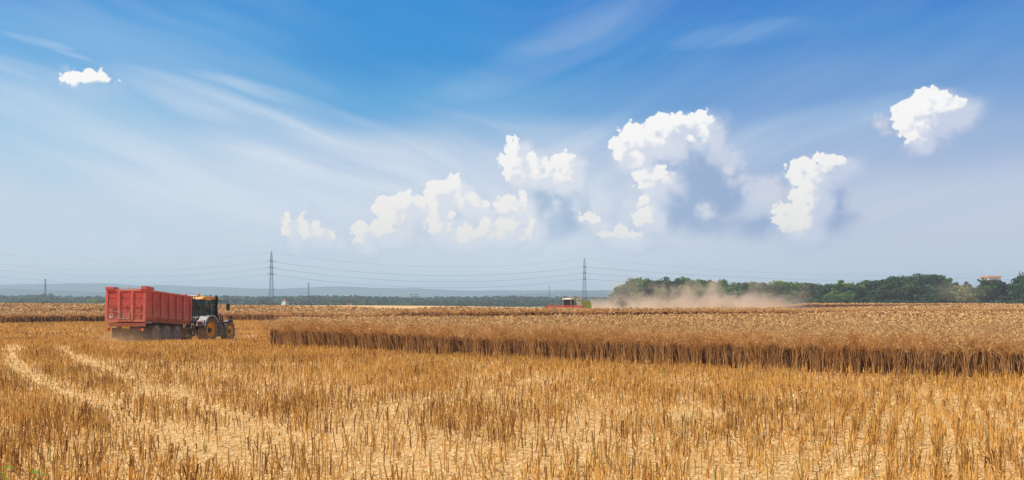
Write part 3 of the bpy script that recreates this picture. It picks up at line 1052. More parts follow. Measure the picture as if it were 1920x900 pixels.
FULL = [crop_tuft(9, 8, (0.66, 0.76, 0.82, 0.88)[i % 4], 1.45, 0.36, 0.005, 0.07, 0.010, seed=i) for i in range(14)]
TOPS = [crop_tuft(7, 7, 0.62, 1.45, 0.42, 0.0075, 0.08, 0.006, stems=False, seed=20 + i) for i in range(6)]
def wide(protos, f, s=1.0, h=0.75):
    """coarser copies for farther zones: wider strokes"""
    out = []
    for V, Fq, T in protos:
        Q = V.reshape(-1, 4, 3).copy(); c = Q.mean(1, keepdims=True)
        mid0 = (Q[:, 0] + Q[:, 1]) / 2; mid1 = (Q[:, 2] + Q[:, 3]) / 2
        Q[:, 0] = mid0 + (Q[:, 0] - mid0) * f; Q[:, 1] = mid0 + (Q[:, 1] - mid0) * f
        Q[:, 2] = mid1 + (Q[:, 2] - mid1) * f; Q[:, 3] = mid1 + (Q[:, 3] - mid1) * f
        V2 = Q.reshape(-1, 3).copy(); V2[:, :2] *= s
        out.append((V2, Fq, T))
    return out
TOPS2 = wide([crop_tuft(6, 5, 0.62, 1.45, 0.5, 0.010, 0.10, 0.008, stems=False, seed=40 + i) for i in range(6)], 1.3, 1.2)
TOPS3 = wide([crop_tuft(6, 4, 0.60, 1.45, 0.5, 0.016, 0.12, 0.01, stems=False, seed=60 + i) for i in range(6)], 1.8, 1.9)
TOPS4 = wide([crop_tuft(6, 3, 0.60, 1.45, 0.5, 0.03, 0.14, 0.02, stems=False, seed=80 + i) for i in range(6)], 2.2, 2.6)
FULLM = wide([crop_tuft(8, 4, 0.92, 1.42, 0.36, 0.010, 0.10, 0.012, seed=100 + i) for i in range(6)], 1.6, 1.3)

crop_block('ripe brown crop in the near wedge right of the tractor, its cut edge facing the stubble', B1_FRONT, B1_BACK,
           [(10, 40, TOPS, 14, 1.0), (40, 60, TOPS2, 9, 1.0), (60, 110, TOPS3, 4.0, 1.0)], (FULL, 19, 1.0))
B2_FRONT = [(at(-330, 120), 120), (at(0, 124), 124), (at(200, 132), 132), (at(440, 142), 142), (at(600, 134), 134), (at(860, 110), 110), (at(1120, 109), 109), (at(1500, 130), 130), (at(1920, 152), 152), (at(2100, 156), 156)]
B2_BACK = [(at(-330, 165), 165), (at(0, 166), 166), (at(200, 166), 166), (at(440, 178), 178), (at(560, 225), 225), (at(860, 172), 172), (at(1000, 152), 152), (at(1120, 148), 148), (at(1300, 154), 154), (at(1500, 222), 222), (at(1920, 262), 262), (at(2100, 262), 262)]
crop_block('middle strip of ripe crop crossing the whole field behind the tractor', B2_FRONT, B2_BACK,
           [(100, 165, TOPS3, 1.7, 1.0), (165, 270, TOPS4, 0.6, 1.0)], (FULLM, 8, 1.0), step=2.5, inset=0.7, edge_w=1.1, core_h=1.08)
B3_FRONT = [(at(-330, 174), 174), (at(0, 176), 176), (at(200, 180), 180), (at(420, 190), 190), (at(550, 228), 228)]
B3_BACK = [(at(-330, 262), 262), (at(0, 262), 262), (at(200, 262), 262), (at(440, 256), 256), (at(560, 246), 246)]
crop_block('farthest strip of ripe crop on the left, behind the dark cut edge', B3_FRONT, B3_BACK,
           [(165, 275, TOPS4, 0.6, 1.0)], (FULLM, 5, 1.0), step=3, inset=0.6, edge_w=1.1, core_h=1.08)
B4_FRONT = [(at(1420, 285), 285), (at(1540, 284), 284), (at(1700, 284), 284), (at(1890, 286), 286)]
B4_BACK = [(at(1430, 292), 292), (at(1540, 300), 300), (at(1700, 306), 306), (at(1890, 300), 300)]
crop_block('dark narrow strip of crop in front of the wood on the right', B4_FRONT, B4_BACK,
           [(280, 310, TOPS4, 0.8, 1.0)], (FULLM, 3, 1.0), step=3, inset=0.6, edge_w=1.1, core_h=1.08)

# ---------------------------------------------------------------- trees
def crown_mesh(name, seed, w, h, lobes, per, q, low=0.12, flat=1.0):
    """leaf sprays on the shells of many uneven lobes; local origin at the foot of the trunk, height h, half width w"""
    g = np.random.default_rng(seed)
    Vs, Ts = [], []
    for i in range(lobes):
        t = g.uniform(low, 1.0)
        prof = math.sin(min(1.0, (t - low * 0.6) / (1 - low * 0.6)) ** 0.75 * math.pi * 0.93) ** 0.6 if t < 0.98 else 0.3
        rad = w * max(0.12, prof)
        a = g.uniform(0, 6.28); rr = rad * math.sqrt(g.uniform(0.15, 1.0)) * 0.85
        c = np.array([math.cos(a) * rr, math.sin(a) * rr, t * h * 0.9])
        R_ = w * g.uniform(0.20, 0.42)
        n = int(per * g.uniform(0.6, 1.3))
        d = g.normal(0, 1, (n, 3)); d[:, 2] = d[:, 2] * 0.8 + 0.25; d /= np.linalg.norm(d, axis=1)[:, None]
        P = c + d * R_ * g.uniform(0.55, 1.08, (n, 1)) * np.array([1, 1, 0.75 * flat])
        nr = d + g.normal(0, 0.55, (n, 3)); nr /= np.linalg.norm(nr, axis=1)[:, None]
        u = np.cross(nr, g.normal(0, 1, (n, 3))); u /= np.linalg.norm(u, axis=1)[:, None]
        v = np.cross(nr, u)
        s = q * g.uniform(0.5, 1.4, (n, 1))
        Q = np.stack([P - u * s, P - v * s * 0.7, P + u * s, P + v * s * 0.7], 1)
        Vs.append(Q.reshape(-1, 3)); Ts.append(np.repeat(np.clip(g.uniform(0, 1) * 0.6 + g.uniform(0, 0.4, n), 0, 1), 4))
    V = np.concatenate(Vs); T = np.concatenate(Ts)
    V[:, 2] = np.maximum(V[:, 2], 0.1)
    me = bpy.data.meshes.new(name)
    m = len(V) // 4
    me.vertices.add(len(V)); me.vertices.foreach_set('co', V.astype(np.float32).ravel())
    me.loops.add(m * 4); me.loops.foreach_set('vertex_index', np.arange(m * 4, dtype=np.int32))
    me.polygons.add(m); me.polygons.foreach_set('loop_start', np.arange(0, m * 4, 4, dtype=np.int32))
    a_ = me.attributes.new('tint', 'FLOAT', 'POINT'); a_.data.foreach_set('value', T.astype(np.float32))
    me.update(calc_edges=True)
    return me


def trunk_mesh(name, h, r, seed):
    g = random.Random(seed)
    b = MB()
    b.tube([(0, 0, -0.3), (0.05 * h * g.uniform(-.3, .3), 0, h * 0.3), (0.1 * g.uniform(-1, 1), 0.1, h * 0.75)], r, 7, r * 0.3)
    for k in range(6):
        a = g.uniform(0, 6.28); z0 = h * g.uniform(0.22, 0.55); L = h * g.uniform(0.2, 0.34)
        b.tube([(0, 0, z0), (math.cos(a) * L * 0.5, math.sin(a) * L * 0.5, z0 + L * 0.45), (math.cos(a) * L, math.sin(a) * L, z0 + L)], r * 0.4, 5, r * 0.1)
    me = bpy.data.meshes.new(name); me.from_pydata(b.v, [], b.f); me.materials.append(M['bark'])
    return me


CR = {}
def proto(kind, seed, *a, mat, **k):
    me = crown_mesh('crown', seed, *a, **k); me.materials.append(mat)
    tm = trunk_mesh('trunk', a[1], a[1] * 0.022, seed)
    CR.setdefault(kind, []).append((me, tm))
for s_ in range(4): proto('broad', 10 + s_, 5.4, 13.0, 46, 95, 0.42, mat=M['leaf'], low=0.08)
for s_ in range(4): proto('dark', 30 + s_, 5.0, 13.0, 46, 95, 0.42, mat=M['leaf_dark'], low=0.08)
for s_ in range(2): proto('slim', 50 + s_, 2.9, 13.0, 30, 80, 0.36, mat=M['leaf'], low=0.2)
for s_ in range(2): proto('pale', 60 + s_, 4.6, 9.0, 34, 90, 0.34, mat=M['leaf_pale'], low=0.05)
for s_ in range(3): proto('bush', 70 + s_, 2.6, 3.4, 20, 60, 0.22, mat=M['leaf_dark'], low=0.04)
for s_ in range(2): proto('greybush', 80 + s_, 3.2, 5.5, 24, 60, 0.26, mat=M['leaf'], low=0.04)


def tree(kind, x, y, h, wf=1.0, label=None, group=None, name=None, sink=0.0, cat='tree'):
    me, tm = random.choice(CR[kind])
    base_h = {'broad': 13.0, 'dark': 13.0, 'slim': 13.0, 'pale': 9.0, 'bush': 3.4, 'greybush': 5.5}[kind]
    o = empty(name or ('deciduous_tree' if cat == 'tree' else cat), (x, y, gz(x, y) - sink), random.uniform(0, 6.28))
    s = h / base_h
    o.scale = (s * wf, s * wf, s)
    tag(o, label, cat, group)
    link(bpy.data.objects.new('crown', me), o)
    link(bpy.data.objects.new('trunk', tm), o)
    return o


def wood_top(px):
    return np.interp(px, [1120, 1132, 1145, 1160, 1175, 1200, 1240, 1275, 1300, 1340, 1400, 1430, 1460, 1500, 1545, 1600, 1626, 1660, 1720, 1745, 1775, 1792, 1800, 1830, 1850, 1870, 1882, 1900, 1930, 2100],
                     [568, 560, 547, 535, 527, 524, 519, 522, 525, 526, 529, 531, 527, 531, 533, 528, 527, 522, 517, 514, 520, 532, 538, 538, 532, 534, 538, 526, 517, 517])


def build_wood():
    g = random.Random(5)
    # behind row makes the skyline, middle and front rows fill down to the field
    rows = [(455, 0.0, 1.0, 19, 'trees of the wood, back row'), (430, 5.0, 1.0, 21, 'trees of the wood, middle row'), (408, 14.0, 0.9, 24, 'trees of the wood, front row')]
    for ri, (Y, drop, wf, stepx, grp) in enumerate(rows):
        px = 1150 + ri * 9 - (10 if ri == 2 else 0)
        if ri == 0: px = 1168
        while px < 2060:
            p = px + g.uniform(-5, 5)
            Yt = Y + g.uniform(-7, 7)
            x = at(p, Yt)
            topz = CAMZ + (HOR - (float(wood_top(p)) + drop * g.uniform(0.6, 1.5) + g.uniform(-2.0, 4.5))) * Yt / F
            h = max(4.0, topz - gz(x, Yt)) * 1.07
            kind = 'dark' if (p > 1640 and g.random() < 0.75) or g.random() < 0.35 else 'broad'
            if ri == 0 and g.random() < 0.15: kind = 'slim'
            look = {'dark': 'dark green', 'broad': 'green', 'slim': 'slender green'}[kind]
            where = ['on the skyline of the wood', 'in the middle of the wood', 'on the field edge of the wood'][ri]
            seg = ['at its left end', 'behind the dust cloud', 'right of the dust cloud', 'under the tallest dark domes', 'near the orange roof'][min(4, int((p > 1180)) + int(p > 1460) + int(p > 1640) + int(p > 1790))]
            wfac = g.uniform(0.85, 1.25) * (13.0 / max(h, 6)) ** 0.35
            tree(kind, x, Yt, h, wfac, f'{look} leafy tree {where} {seg}', f'{look} trees {where} {seg}')
            px += stepx * g.uniform(0.75, 1.25)
    # undergrowth along the foot of the wood
    px = 1138
    while px < 2050:
        Yt = 396 + g.uniform(-4, 4); p = px + g.uniform(-4, 4)
        x = at(p, Yt)
        seg = 'left half' if p < 1480 else 'right half'
        tree('bush', x, Yt, g.uniform(3.5, 5.8), 1.5, f'low dark shrub at the foot of the wood, {seg}', f'low shrubs at the foot of the wood, {seg}', 'shrub', 0.3, 'shrub')
        px += 17 * g.uniform(0.7, 1.3)
    # trees that stand out
    def one(kind, p, top, Y, wf, label, name=None, cat='tree'):
        x = at(p, Y); h = CAMZ + (HOR - top) * Y / F - gz(x, Y)
        tree(kind, x, Y, h, wf, label, None, name, 0, cat)
    one('pale', 1192, 547, 398, 0.95, 'pale yellow-green rounded bush at the left foot of the wood', 'bush', 'bush')
    one('slim', 1572, 521, 440, 1.25, 'tall slender tree rising alone above the middle of the wood')
    one('dark', 1746, 512, 425, 1.30, 'tallest dark domed tree crowning the right part of the wood')
    one('dark', 1716, 516, 432, 1.05, 'dark domed tree just left of the tallest one')
    one('dark', 1768, 543, 392, 1.5, 'low dark round tree in front of the pale willow gap')
    one('pale', 1800, 534, 402, 1.3, 'pale olive willow between the dark domes of the wood')
    one('slim', 1812, 524, 470, 0.9, 'thin see-through tree in the gap right of the tallest dome')
    one('dark', 1845, 520, 410, 1.1, 'dark tree standing left of and below the orange roof')
    one('dark', 1872, 521.5, 412, 1.3, 'dark tree right below the orange roof')
    one('dark', 1857, 521.0, 416, 1.0, 'dark tree below the left end of the orange roof')
    one('dark', 1915, 514, 404, 1.1, 'dark tree at the right end of the wood under the far pylon')


build_wood()


def far_mass(label, px0, px1, Y0, Y1, top, n, seed, mat, q=1.0, name='far_woods'):
    """distant woods read as one mass: many crowns in one object"""
    g = np.random.default_rng(seed)
    Vs, Ts = [], []
    px = g.uniform(px0, px1, n); Y = g.uniform(Y0, Y1, n)
    X_ = (px - 960) * Y / F
    Z = ground_z(X_, Y)
    tp = np.interp(px, [p[0] for p in top], [p[1] for p in top])
    for i in range(n):
        ht = CAMZ + (HOR - tp[i] - g.normal(0, 0.9)) * Y[i] / F
        h = max(5, (ht - Z[i]) * (1.0 if g.random() < 0.5 else g.uniform(0.6, 0.95)))
        w = g.uniform(4.5, 8.0)
        m = 42
        d = g.normal(0, 1, (m, 3)); d /= np.linalg.norm(d, axis=1)[:, None]
        P = np.array([X_[i], Y[i], Z[i] + h * 0.5]) + d * np.array([w, w, h * 0.5]) * g.uniform(0.7, 1.05, (m, 1))
        nr = d + g.normal(0, 0.4, (m, 3)); nr /= np.linalg.norm(nr, axis=1)[:, None]
        u = np.cross(nr, g.normal(0, 1, (m, 3))); u /= np.linalg.norm(u, axis=1)[:, None]
        v = np.cross(nr, u); s = q * 2.1 * g.uniform(0.5, 1.3, (m, 1))
        Vs.append(np.stack([P - u * s, P - v * s, P + u * s, P + v * s], 1).reshape(-1, 3))
        Ts.append(np.full(m * 4, np.clip(g.normal(0.5, 0.3), 0, 1)))
    V = np.concatenate(Vs)
    o = mesh_np(name, V, np.arange(len(V)).reshape(-1, 4), mat, attrs={'tint': ('POINT', np.concatenate(Ts))})
    tag(o, label, 'woods', kind='stuff')


TOPL = [(-300, 553), (0, 555), (30, 555), (75, 553), (95, 553), (120, 557), (190, 556), (300, 557), (430, 556), (500, 557), (560, 556), (640, 556), (700, 556), (760, 559), (840, 557), (900, 557), (960, 556), (1010, 557), (1130, 558), (1300, 558), (2300, 556)]
far_mass('long belt of blue-green woods across the plain behind the crop', -260, 1220, 1150, 1500, TOPL, 2600, 1, M['far_leaf'])
far_mass('darker near belt of woods and orchards behind the crop', -260, 1200, 900, 1000, [(p, y + 6) for p, y in TOPL], 620, 2, M['far_leaf'], 0.8)
far_mass('woods beyond the plain, right of the wood', 1200, 2100, 1100, 1300, TOPL, 500, 3, M['far_leaf'])

# single bushes and trees behind the crop
def single(kind, p, top, Y, wf, label, group=None, name='bush', cat='bush', low=573):
    x = at(p, Y); z = gz(x, Y)
    topz = CAMZ + (HOR - top) * Y / F
    base = min(z, topz - 2.0)
    base = max(base, topz - 9)
    h = topz - base
    o = tree(kind, x, Y, h, wf, label, group, name, 0, cat)
    o.location.z = max(base, z - 0.2) if base >= z else base
    return o
single('bush', 85, 563.5, 560, 1.5, 'dark round bush at the foot of the left lattice mast')
single('greybush', 147, 566, 760, 1.2, 'small green bush behind the crop, halfway to the trailer')
single('greybush', 170, 560.5, 700, 1.5, 'olive tree, left of a pair just left of the red trailer', None, 'tree', 'tree')
single('greybush', 181, 560.5, 705, 1.1, 'olive tree, right of a pair just left of the red trailer', None, 'tree', 'tree')
for p in (14, 24, 33, 41):
    single('bush', p, 566.2, 640, 2.0, 'low dark hedge bush behind the crop near the left edge', 'low hedge bushes behind the crop near the left edge')
single('dark', 493, 563.5, 640, 1.0, 'dark bush left of the tall lattice pylon', None, 'tree', 'tree')
single('bush', 510, 568, 585, 1.7, 'dark bush at the foot of the tall lattice pylon')
single('bush', 579.5, 568.5, 560, 1.9, 'dark bush at the foot of the middle lattice mast')
for p, tp_, w in ((620, 567.5, 1.2), (636, 568, 1.4)):
    single('greybush', p, tp_, 720, w, 'green bush between the mast and the white building', 'green bushes between the mast and the white building')
for p, tp_, w in ((676, 567, 1.3), (696, 568, 1.2), (722, 568, 1.6), (748, 566.5, 1.3), (768, 567, 1.5), (782, 567.5, 1.2), (804, 568.5, 1.7), (862, 567, 1.5), (868, 568, 1.4), (890, 567, 1.4), (912, 569, 1.2)):
    single(random.choice(['greybush', 'bush']), p, tp_, 760 + (p % 7) * 8, w, 'roundish field bush behind the crop, middle of the plain', 'field bushes behind the crop, middle of the plain')
single('dark', 946, 567, 720, 1.3, 'dark spreading tree behind the crop left of the combine', None, 'tree', 'tree')
single('slim', 979, 566, 760, 1.2, 'small pointed tree behind the crop left of the combine', None, 'conifer', 'tree')
for p, tp_, w in ((930, 570, 1.4), (962, 571, 1.4), (990, 572, 1.3)):
    single('bush', p, tp_, 740, w, 'low bush behind the crop left of the combine', 'low bushes behind the crop left of the combine')
single('greybush', 1037, 567.5, 620, 1.8, 'grey-green willow bush behind the combine header')


# ---------------------------------------------------------------- buildings of the plain
M['plaster'] = material('white_plaster', lin(235, 232, 225), 0.9, var=0.08, scale=1.0)
M['roof'] = material('roof_tile', lin(150, 84, 58), 0.9, var=0.25, scale=2.0)
M['slate'] = material('dark_slate', lin(70, 72, 80), 0.8, var=0.2)
M['pane'] = material('window_pane', lin(40, 48, 58), 0.25, var=0.2, spec=0.6)
M['concrete'] = material('concrete', lin(190, 188, 182), 0.9, var=0.15, scale=1.0)
M['orange_roof'] = material('orange_roof', lin(206, 150, 116), 0.85, var=0.15, scale=1.0)


def gable_house(name, x, y, z, w, d, h, rh, rz, wall, roof, label, cat='house', nwin=3, tower=None):
    t = empty(name, (x, y, z), rz)
    tag(t, label, cat)
    MB().box(-w / 2, w / 2, -d / 2, d / 2, 0, h).prism([(-d / 2, h), (d / 2, h), (0, h + rh - 0.1)], -w / 2, w / 2, 'x').build('wall', wall, t)
    r = MB()
    o = 0.5
    for s in (-1, 1):
        r.add([(-w / 2 - o, s * (d / 2 + o), h - o * rh / (d / 2)), (w / 2 + o, s * (d / 2 + o), h - o * rh / (d / 2)), (w / 2 + o, 0, h + rh), (-w / 2 - o, 0, h + rh),
               (-w / 2 - o, s * (d / 2 + o), h - o * rh / (d / 2) + .25), (w / 2 + o, s * (d / 2 + o), h - o * rh / (d / 2) + .25), (w / 2 + o, 0, h + rh + .25), (-w / 2 - o, 0, h + rh + .25)],
              [(0, 1, 2, 3), (4, 5, 6, 7), (0, 1, 5, 4), (0, 3, 7, 4), (1, 2, 6, 5)])
    r.build('roof', roof, t)
    for k in range(nwin):
        xx = -w / 2 + w * (k + 0.5) / nwin
        f = MB().box(xx - 0.6, xx + 0.6, -d / 2 - 0.06, -d / 2 - 0.003, h * 0.35, h * 0.7).build('window', wall, t)
        MB().box(xx - 0.5, xx + 0.5, -d / 2 - 0.09, -d / 2 - 0.063, h * 0.38, h * 0.67).build('pane', M['pane'], f)
    MB().box(-w / 2 + 0.5, -w / 2 + 1.6, -d / 2 - 0.08, -d / 2 - 0.003, 0, 2.1).build('door', M['slate'], t)
    if tower:
        tx, tw, th, sh = tower
        tt = MB().box(tx - tw / 2, tx + tw / 2, -tw / 2, tw / 2, 0, th).build('tower', wall, t)
        MB().add([(tx - tw / 2 - .2, -tw / 2 - .2, th), (tx + tw / 2 + .2, -tw / 2 - .2, th), (tx + tw / 2 + .2, tw / 2 + .2, th), (tx - tw / 2 - .2, tw / 2 + .2, th), (tx, 0, th + sh)],
                 [(3, 2, 1, 0), (0, 1, 4), (1, 2, 4), (2, 3, 4), (3, 0, 4)]).build('spire', M['slate'], tt)
        MB().box(tx - 0.5, tx + 0.5, -tw / 2 - 0.1, -tw / 2 - 0.003, th * 0.65, th * 0.85).build('belfry_opening', M['slate'], tt)
    return t


Yc_ = 820
gable_house('church', at(534.5, Yc_), Yc_, CAMZ + (HOR - 572.5) * Yc_ / F, 5.0, 4.5, 3.6, 2.0, R(70), M['plaster'], M['roof'],
            'small white church with a pointed dark spire right of the tall pylon', 'church', 2, (1.4, 1.9, 5.0, 4.4))
Yc_ = 700
gable_house('farm_building', at(655, Yc_), Yc_, CAMZ + (HOR - 574.2) * Yc_ / F, 3.6, 3.0, 1.3, 0.7, R(8), M['plaster'], M['roof'], 'low white farm building on the pale field strip behind the crop', 'building', 2)


def hall(name, p0, p1, y_top, y_bot, Y, label, mat=None, roofm=None):
    x0, x1 = at(p0, Y), at(p1, Y); z0, z1 = CAMZ + (HOR - y_bot) * Y / F, CAMZ + (HOR - y_top) * Y / F
    t = empty(name, ((x0 + x1) / 2, Y, z0)); w = x1 - x0; h = z1 - z0
    tag(t, label, 'building')
    MB().box(-w / 2, w / 2, -10, 10, -12, h * 0.8).build('wall', mat or M['plaster'], t)
    MB().prism([(-11, h * 0.8), (11, h * 0.8), (10, h), (-10, h)], -w / 2 - 0.5, w / 2 + 0.5, 'x').build('roof', roofm or M['concrete'], t)
    n = max(3, int(w / 9))
    for k in range(n):
        xx = -w / 2 + w * (k + .5) / n
        MB().box(xx - 1.5, xx + 1.5, -10.2, -10.003, h * 0.25, h * 0.6).build('window', M['pane'], t)
hall('warehouse', 770, 787, 554.0, 557.5, 1750, 'long pale warehouse on the plain under a row of dark trees')
hall('warehouse', 736, 752, 554.6, 557.5, 1800, 'long white hall left of the warehouse with the dark trees')
hall('greenhouse', 648, 664, 553.6, 557.2, 1700, 'pale greenhouse block showing above the woods left of centre')
hall('greenhouse', 1152, 1158, 553.2, 556.5, 1750, 'white shed by the left end of the wood')
for k, p in enumerate((770.5, 774.5, 778.5, 782)):
    x = at(p, 1820)
    o = tree('dark', x, 1820, 12, 0.8, 'dark blue-green tree in the row behind the pale warehouse', 'row of dark trees behind the pale warehouse')
    o.location.z = CAMZ + (HOR - 557) * 1820 / F - 3
    o.scale = (0.55, 0.55, 0.75)
# wind turbine far off
def wind_turbine():
    Y = 2600; x = at(1047, Y)
    z0 = CAMZ + (HOR - 558) * Y / F; z1 = CAMZ + (HOR - 552.5) * Y / F
    t = empty('water_tower', (x, Y, z0)); tag(t, 'small white water tower far behind the combine harvester', 'water tower')
    H = z1 - z0
    MB().tube([(0, 0, -12), (0, 0, H)], 0.9, 8, 0.7).build('column', M['plaster'], t)
    MB().lathe([(0, 0.01), (0.1, 1.6), (1.4, 2.4), (2.8, 1.6), (3.1, 0.01)], (0, 0, H - 0.5), 'z', 14).build('tank', M['plaster'], t, smooth=True)
wind_turbine()
# house with orange roof behind the wood
def roof_house():
    Y = 490; x0, x1 = at(1853, Y), at(1878, Y); w = x1 - x0; cx = (x0 + x1) / 2
    zt = CAMZ + (HOR - 516.8) * Y / F
    t = empty('block_of_flats', (cx, Y + 4, gz(cx, Y))); tag(t, 'pale block with a flat orange roof showing above the right trees', 'building')
    h = zt - gz(cx, Y)
    MB().box(-w / 2 + .5, w / 2 - .5, -4, 4, 0, h - 1.0).build('wall', M['plaster'], t)
    MB().prism([(-4.6, h - 1.0), (4.6, h - 1.0), (4.2, h - 0.1), (-4.2, h - 0.1)], -w / 2, w / 2, 'x').build('roof', M['orange_roof'], t)
    for k in range(4):
        for l in range(3):
            xx = -w / 2 + w * (k + .5) / 4
            MB().box(xx - .6, xx + .6, -4.08, -4.003, h - 3.8 - l * 3, h - 2.4 - l * 3).build('window', M['pane'], t)
roof_house()


# ---------------------------------------------------------------- pylons, masts and wires
M['steel'] = material('galvanised_steel', lin(112, 118, 130), 0.55, var=0.2, metal=0.5)
M['insul'] = material('insulator', lin(90, 70, 66), 0.4)
M['wire'] = material('power_wire', lin(140, 142, 150), 0.5, metal=0.3)


def lattice(b, z0, z1, w0, w1, n, r):
    for i in range(n):
        a, c = i / n, (i + 1) / n
        za, zc = z0 + (z1 - z0) * a, z0 + (z1 - z0) * c
        wa, wc = w0 + (w1 - w0) * a, w0 + (w1 - w0) * c
        A = [(-wa, -wa, za), (wa, -wa, za), (wa, wa, za), (-wa, wa, za)]
        B = [(-wc, -wc, zc), (wc, -wc, zc), (wc, wc, zc), (-wc, wc, zc)]
        for k in range(4):
            k2 = (k + 1) % 4
            b.tube([A[k], B[k]], r, 4); b.tube([A[k], B[k2]], r * 0.6, 3); b.tube([A[k2], B[k]], r * 0.6, 3); b.tube([B[k], B[k2]], r * 0.6, 3)


LINE_DIR = Vector((1, 0.08, 0)).normalized()
def pylon(px, py_top, Y, label, wl, rz=0.0, H=None, fat=1.0):
    x = at(px, Y); zt = CAMZ + (HOR - py_top) * Y / F; zg = gz(x, Y)
    if zg < zt - 45: zg = zt - 40
    h = zt - zg
    t = empty('lattice_pylon', (x, Y, zg), rz); tag(t, label, 'pylon', 'pylons of the power line')
    b = MB(); lattice(b, 0, h * 0.93, 1.35 * fat, 0.42 * fat, 17, 0.085 * fat); lattice(b, h * 0.93, h, 0.42 * fat, 0.08, 2, 0.09)
    b.build('tower', M['steel'], t)
    att = []
    for py, ln in wl:
        z = CAMZ + (HOR - py) * Y / F - zg
        if ln:
            a = MB()
            for s in (-1, 1):       # arms across the line: they point towards and away from the viewer
                a.tube([(0, 0, z + .9), (s * 0.5, s * ln, z + 0.2)], 0.10, 4); a.tube([(0, 0, z - .5), (s * 0.5, s * ln, z + 0.2)], 0.08, 4)
                a.tube([(-0.6, s * ln * .3, z + .3), (0.6, s * ln * .3, z + .3)], 0.07, 4)
            ao = a.build('cross_arm', M['steel'], t)
            i = MB()
            for s in (-1, 1):
                for q in (-1, 1): i.tube([(s * .5, s * ln, z + .1), (s * .5 + q * 1.4, s * ln, z - .15)], 0.12, 5)
            i.build('insulator', M['insul'], ao)
        att.append((z + zg, ln))
    return (x, Y, att)


P0 = pylon(-62, 468, 585, 'lattice pylon standing beyond the left edge of the field', [(470, 0), (488, 4.2), (499.5, 4.6), (511.5, 4.2)])
P1 = pylon(509, 471, 590, 'tall lattice pylon between tractor and near crop, tallest of all', [(472.5, 0), (490, 4.2), (502, 4.6), (514, 4.2)])
P2 = pylon(1096, 483, 640, 'tall lattice pylon rising right behind the combine harvester', [(485, 0), (500.5, 4.2), (512, 4.6), (523, 4.2)], fat=1.15)
P3 = pylon(1912, 508, 900, 'small far pylon top above the trees at the right edge', [(509, 0), (515, 4.2), (522, 4.6), (529, 4.2)])


def spans(A, B, sag, where):
    for k in range(4):
        za, ln = A[2][k]; zb, _ = B[2][k]
        for s in ((-1, 1) if ln else (0,)):
            pts = []
            for i in range(33):
                t = i / 32
                pts.append((A[0] + (B[0] - A[0]) * t + s * .5, A[1] + (B[1] - A[1]) * t + s * ln, za + (zb - za) * t - sag * 4 * t * (1 - t)))
            o = MB().tube(pts, 0.036, 4).build('power_line', M['wire'])
            lev = ['top', 'second', 'third', 'lowest'][k]
            sd_ = {0: '', -1: ', nearer one', 1: ', farther one'}[s]
            tag(o, f'{lev} thin wire hanging {where}{sd_}', 'power line', f'wires hanging {where}')
spans(P0, P1, 6.3, 'left of the tall pylon beside the tractor')
spans(P1, P2, 7.6, 'between the two tall pylons')
spans(P2, P3, 7.5, 'from the combine pylon towards the wood')


def mast(px, py_top, Y, label):
    x = at(px, Y); zt = CAMZ + (HOR - py_top) * Y / F; zg = max(gz(x, Y), zt - 30)
    t = empty('lattice_mast', (x, Y, zg)); tag(t, label, 'mast', 'slender masts of a farther line')
    b = MB(); lattice(b, 0, zt - zg, 0.55, 0.38, 14, 0.10); b.build('tower', M['steel'], t)
    MB().tube([(0, -2.6, zt - zg - .6), (0, 2.6, zt - zg - .6)], 0.13, 4).build('cross_arm', M['steel'], t)
mast(85, 523, 900, 'slender lattice mast above the woods left of the red trailer')
mast(578.5, 530, 960, 'slender lattice mast right of the white church')
mast(1030, 537, 1000, 'slender lattice mast left of the combine harvester')
for k, (p, tp_) in enumerate(((712, 549), (1055, 549), (795, 554), (987, 552), (996, 552))):
    Y = 1900; x = at(p, Y); zt = CAMZ + (HOR - tp_) * Y / F
    t = empty('power_pole', (x, Y, zt - 24)); tag(t, ['faint thin pole above the woods between mast and centre', 'faint thin pole above the combine header', 'faint pole right of the pale warehouse', 'left of two faint poles left of the third mast', 'right of two faint poles left of the third mast'][k], 'pole')
    MB().tube([(0, 0, 0), (0, 0, 24)], 0.4, 5, 0.25).build('post', M['steel'], t)
    MB().box(-1.6, 1.6, -.2, .2, 22, 22.4).build('cross_arm', M['steel'], t)

# ---------------------------------------------------------------- vehicles
DUSTC = lin(196, 160, 122)
M['red'] = material('trailer_red_paint', lin(220, 86, 78), 0.55, col2=lin(186, 70, 68), scale=1.3, dust=(DUSTC, 0.9, 3.2, 0.5), bump=0.08, bscale=4.0)
M['red_frame'] = material('trailer_frame_paint', lin(230, 118, 98), 0.55, col2=lin(206, 96, 84), scale=2.0, dust=(DUSTC, 0.9, 2.6, 0.4))
M['chassis'] = material('dusty_chassis', lin(74, 62, 56), 0.9, col2=lin(50, 44, 42), scale=3.0, dust=(DUSTC, 0.2, 1.6, 0.35))
M['tyre'] = material('dusty_tyre', lin(62, 56, 54), 0.9, col2=lin(98, 84, 72), scale=3.0, dust=(DUSTC, 0.1, 1.3, 0.45), bump=0.2)
M['tread'] = material('dusty_tread', lin(128, 112, 98), 0.9, col2=lin(86, 76, 70), scale=3.0)
M['trailer_tyre'] = material('trailer_tyre', lin(184, 166, 150), 0.9, col2=lin(140, 124, 112), scale=3.0)
M['rim_grey'] = material('dusty_rim', lin(210, 196, 180), 0.7, col2=lin(170, 154, 140), scale=4.0)
M['yellow'] = material('tractor_yellow', lin(250, 176, 20), 0.4, col2=lin(236, 156, 18), scale=1.5, spec=0.5)
M['rim_yellow'] = material('rim_orange', lin(255, 196, 44), 0.5, col2=lin(255, 170, 30), scale=2.0)
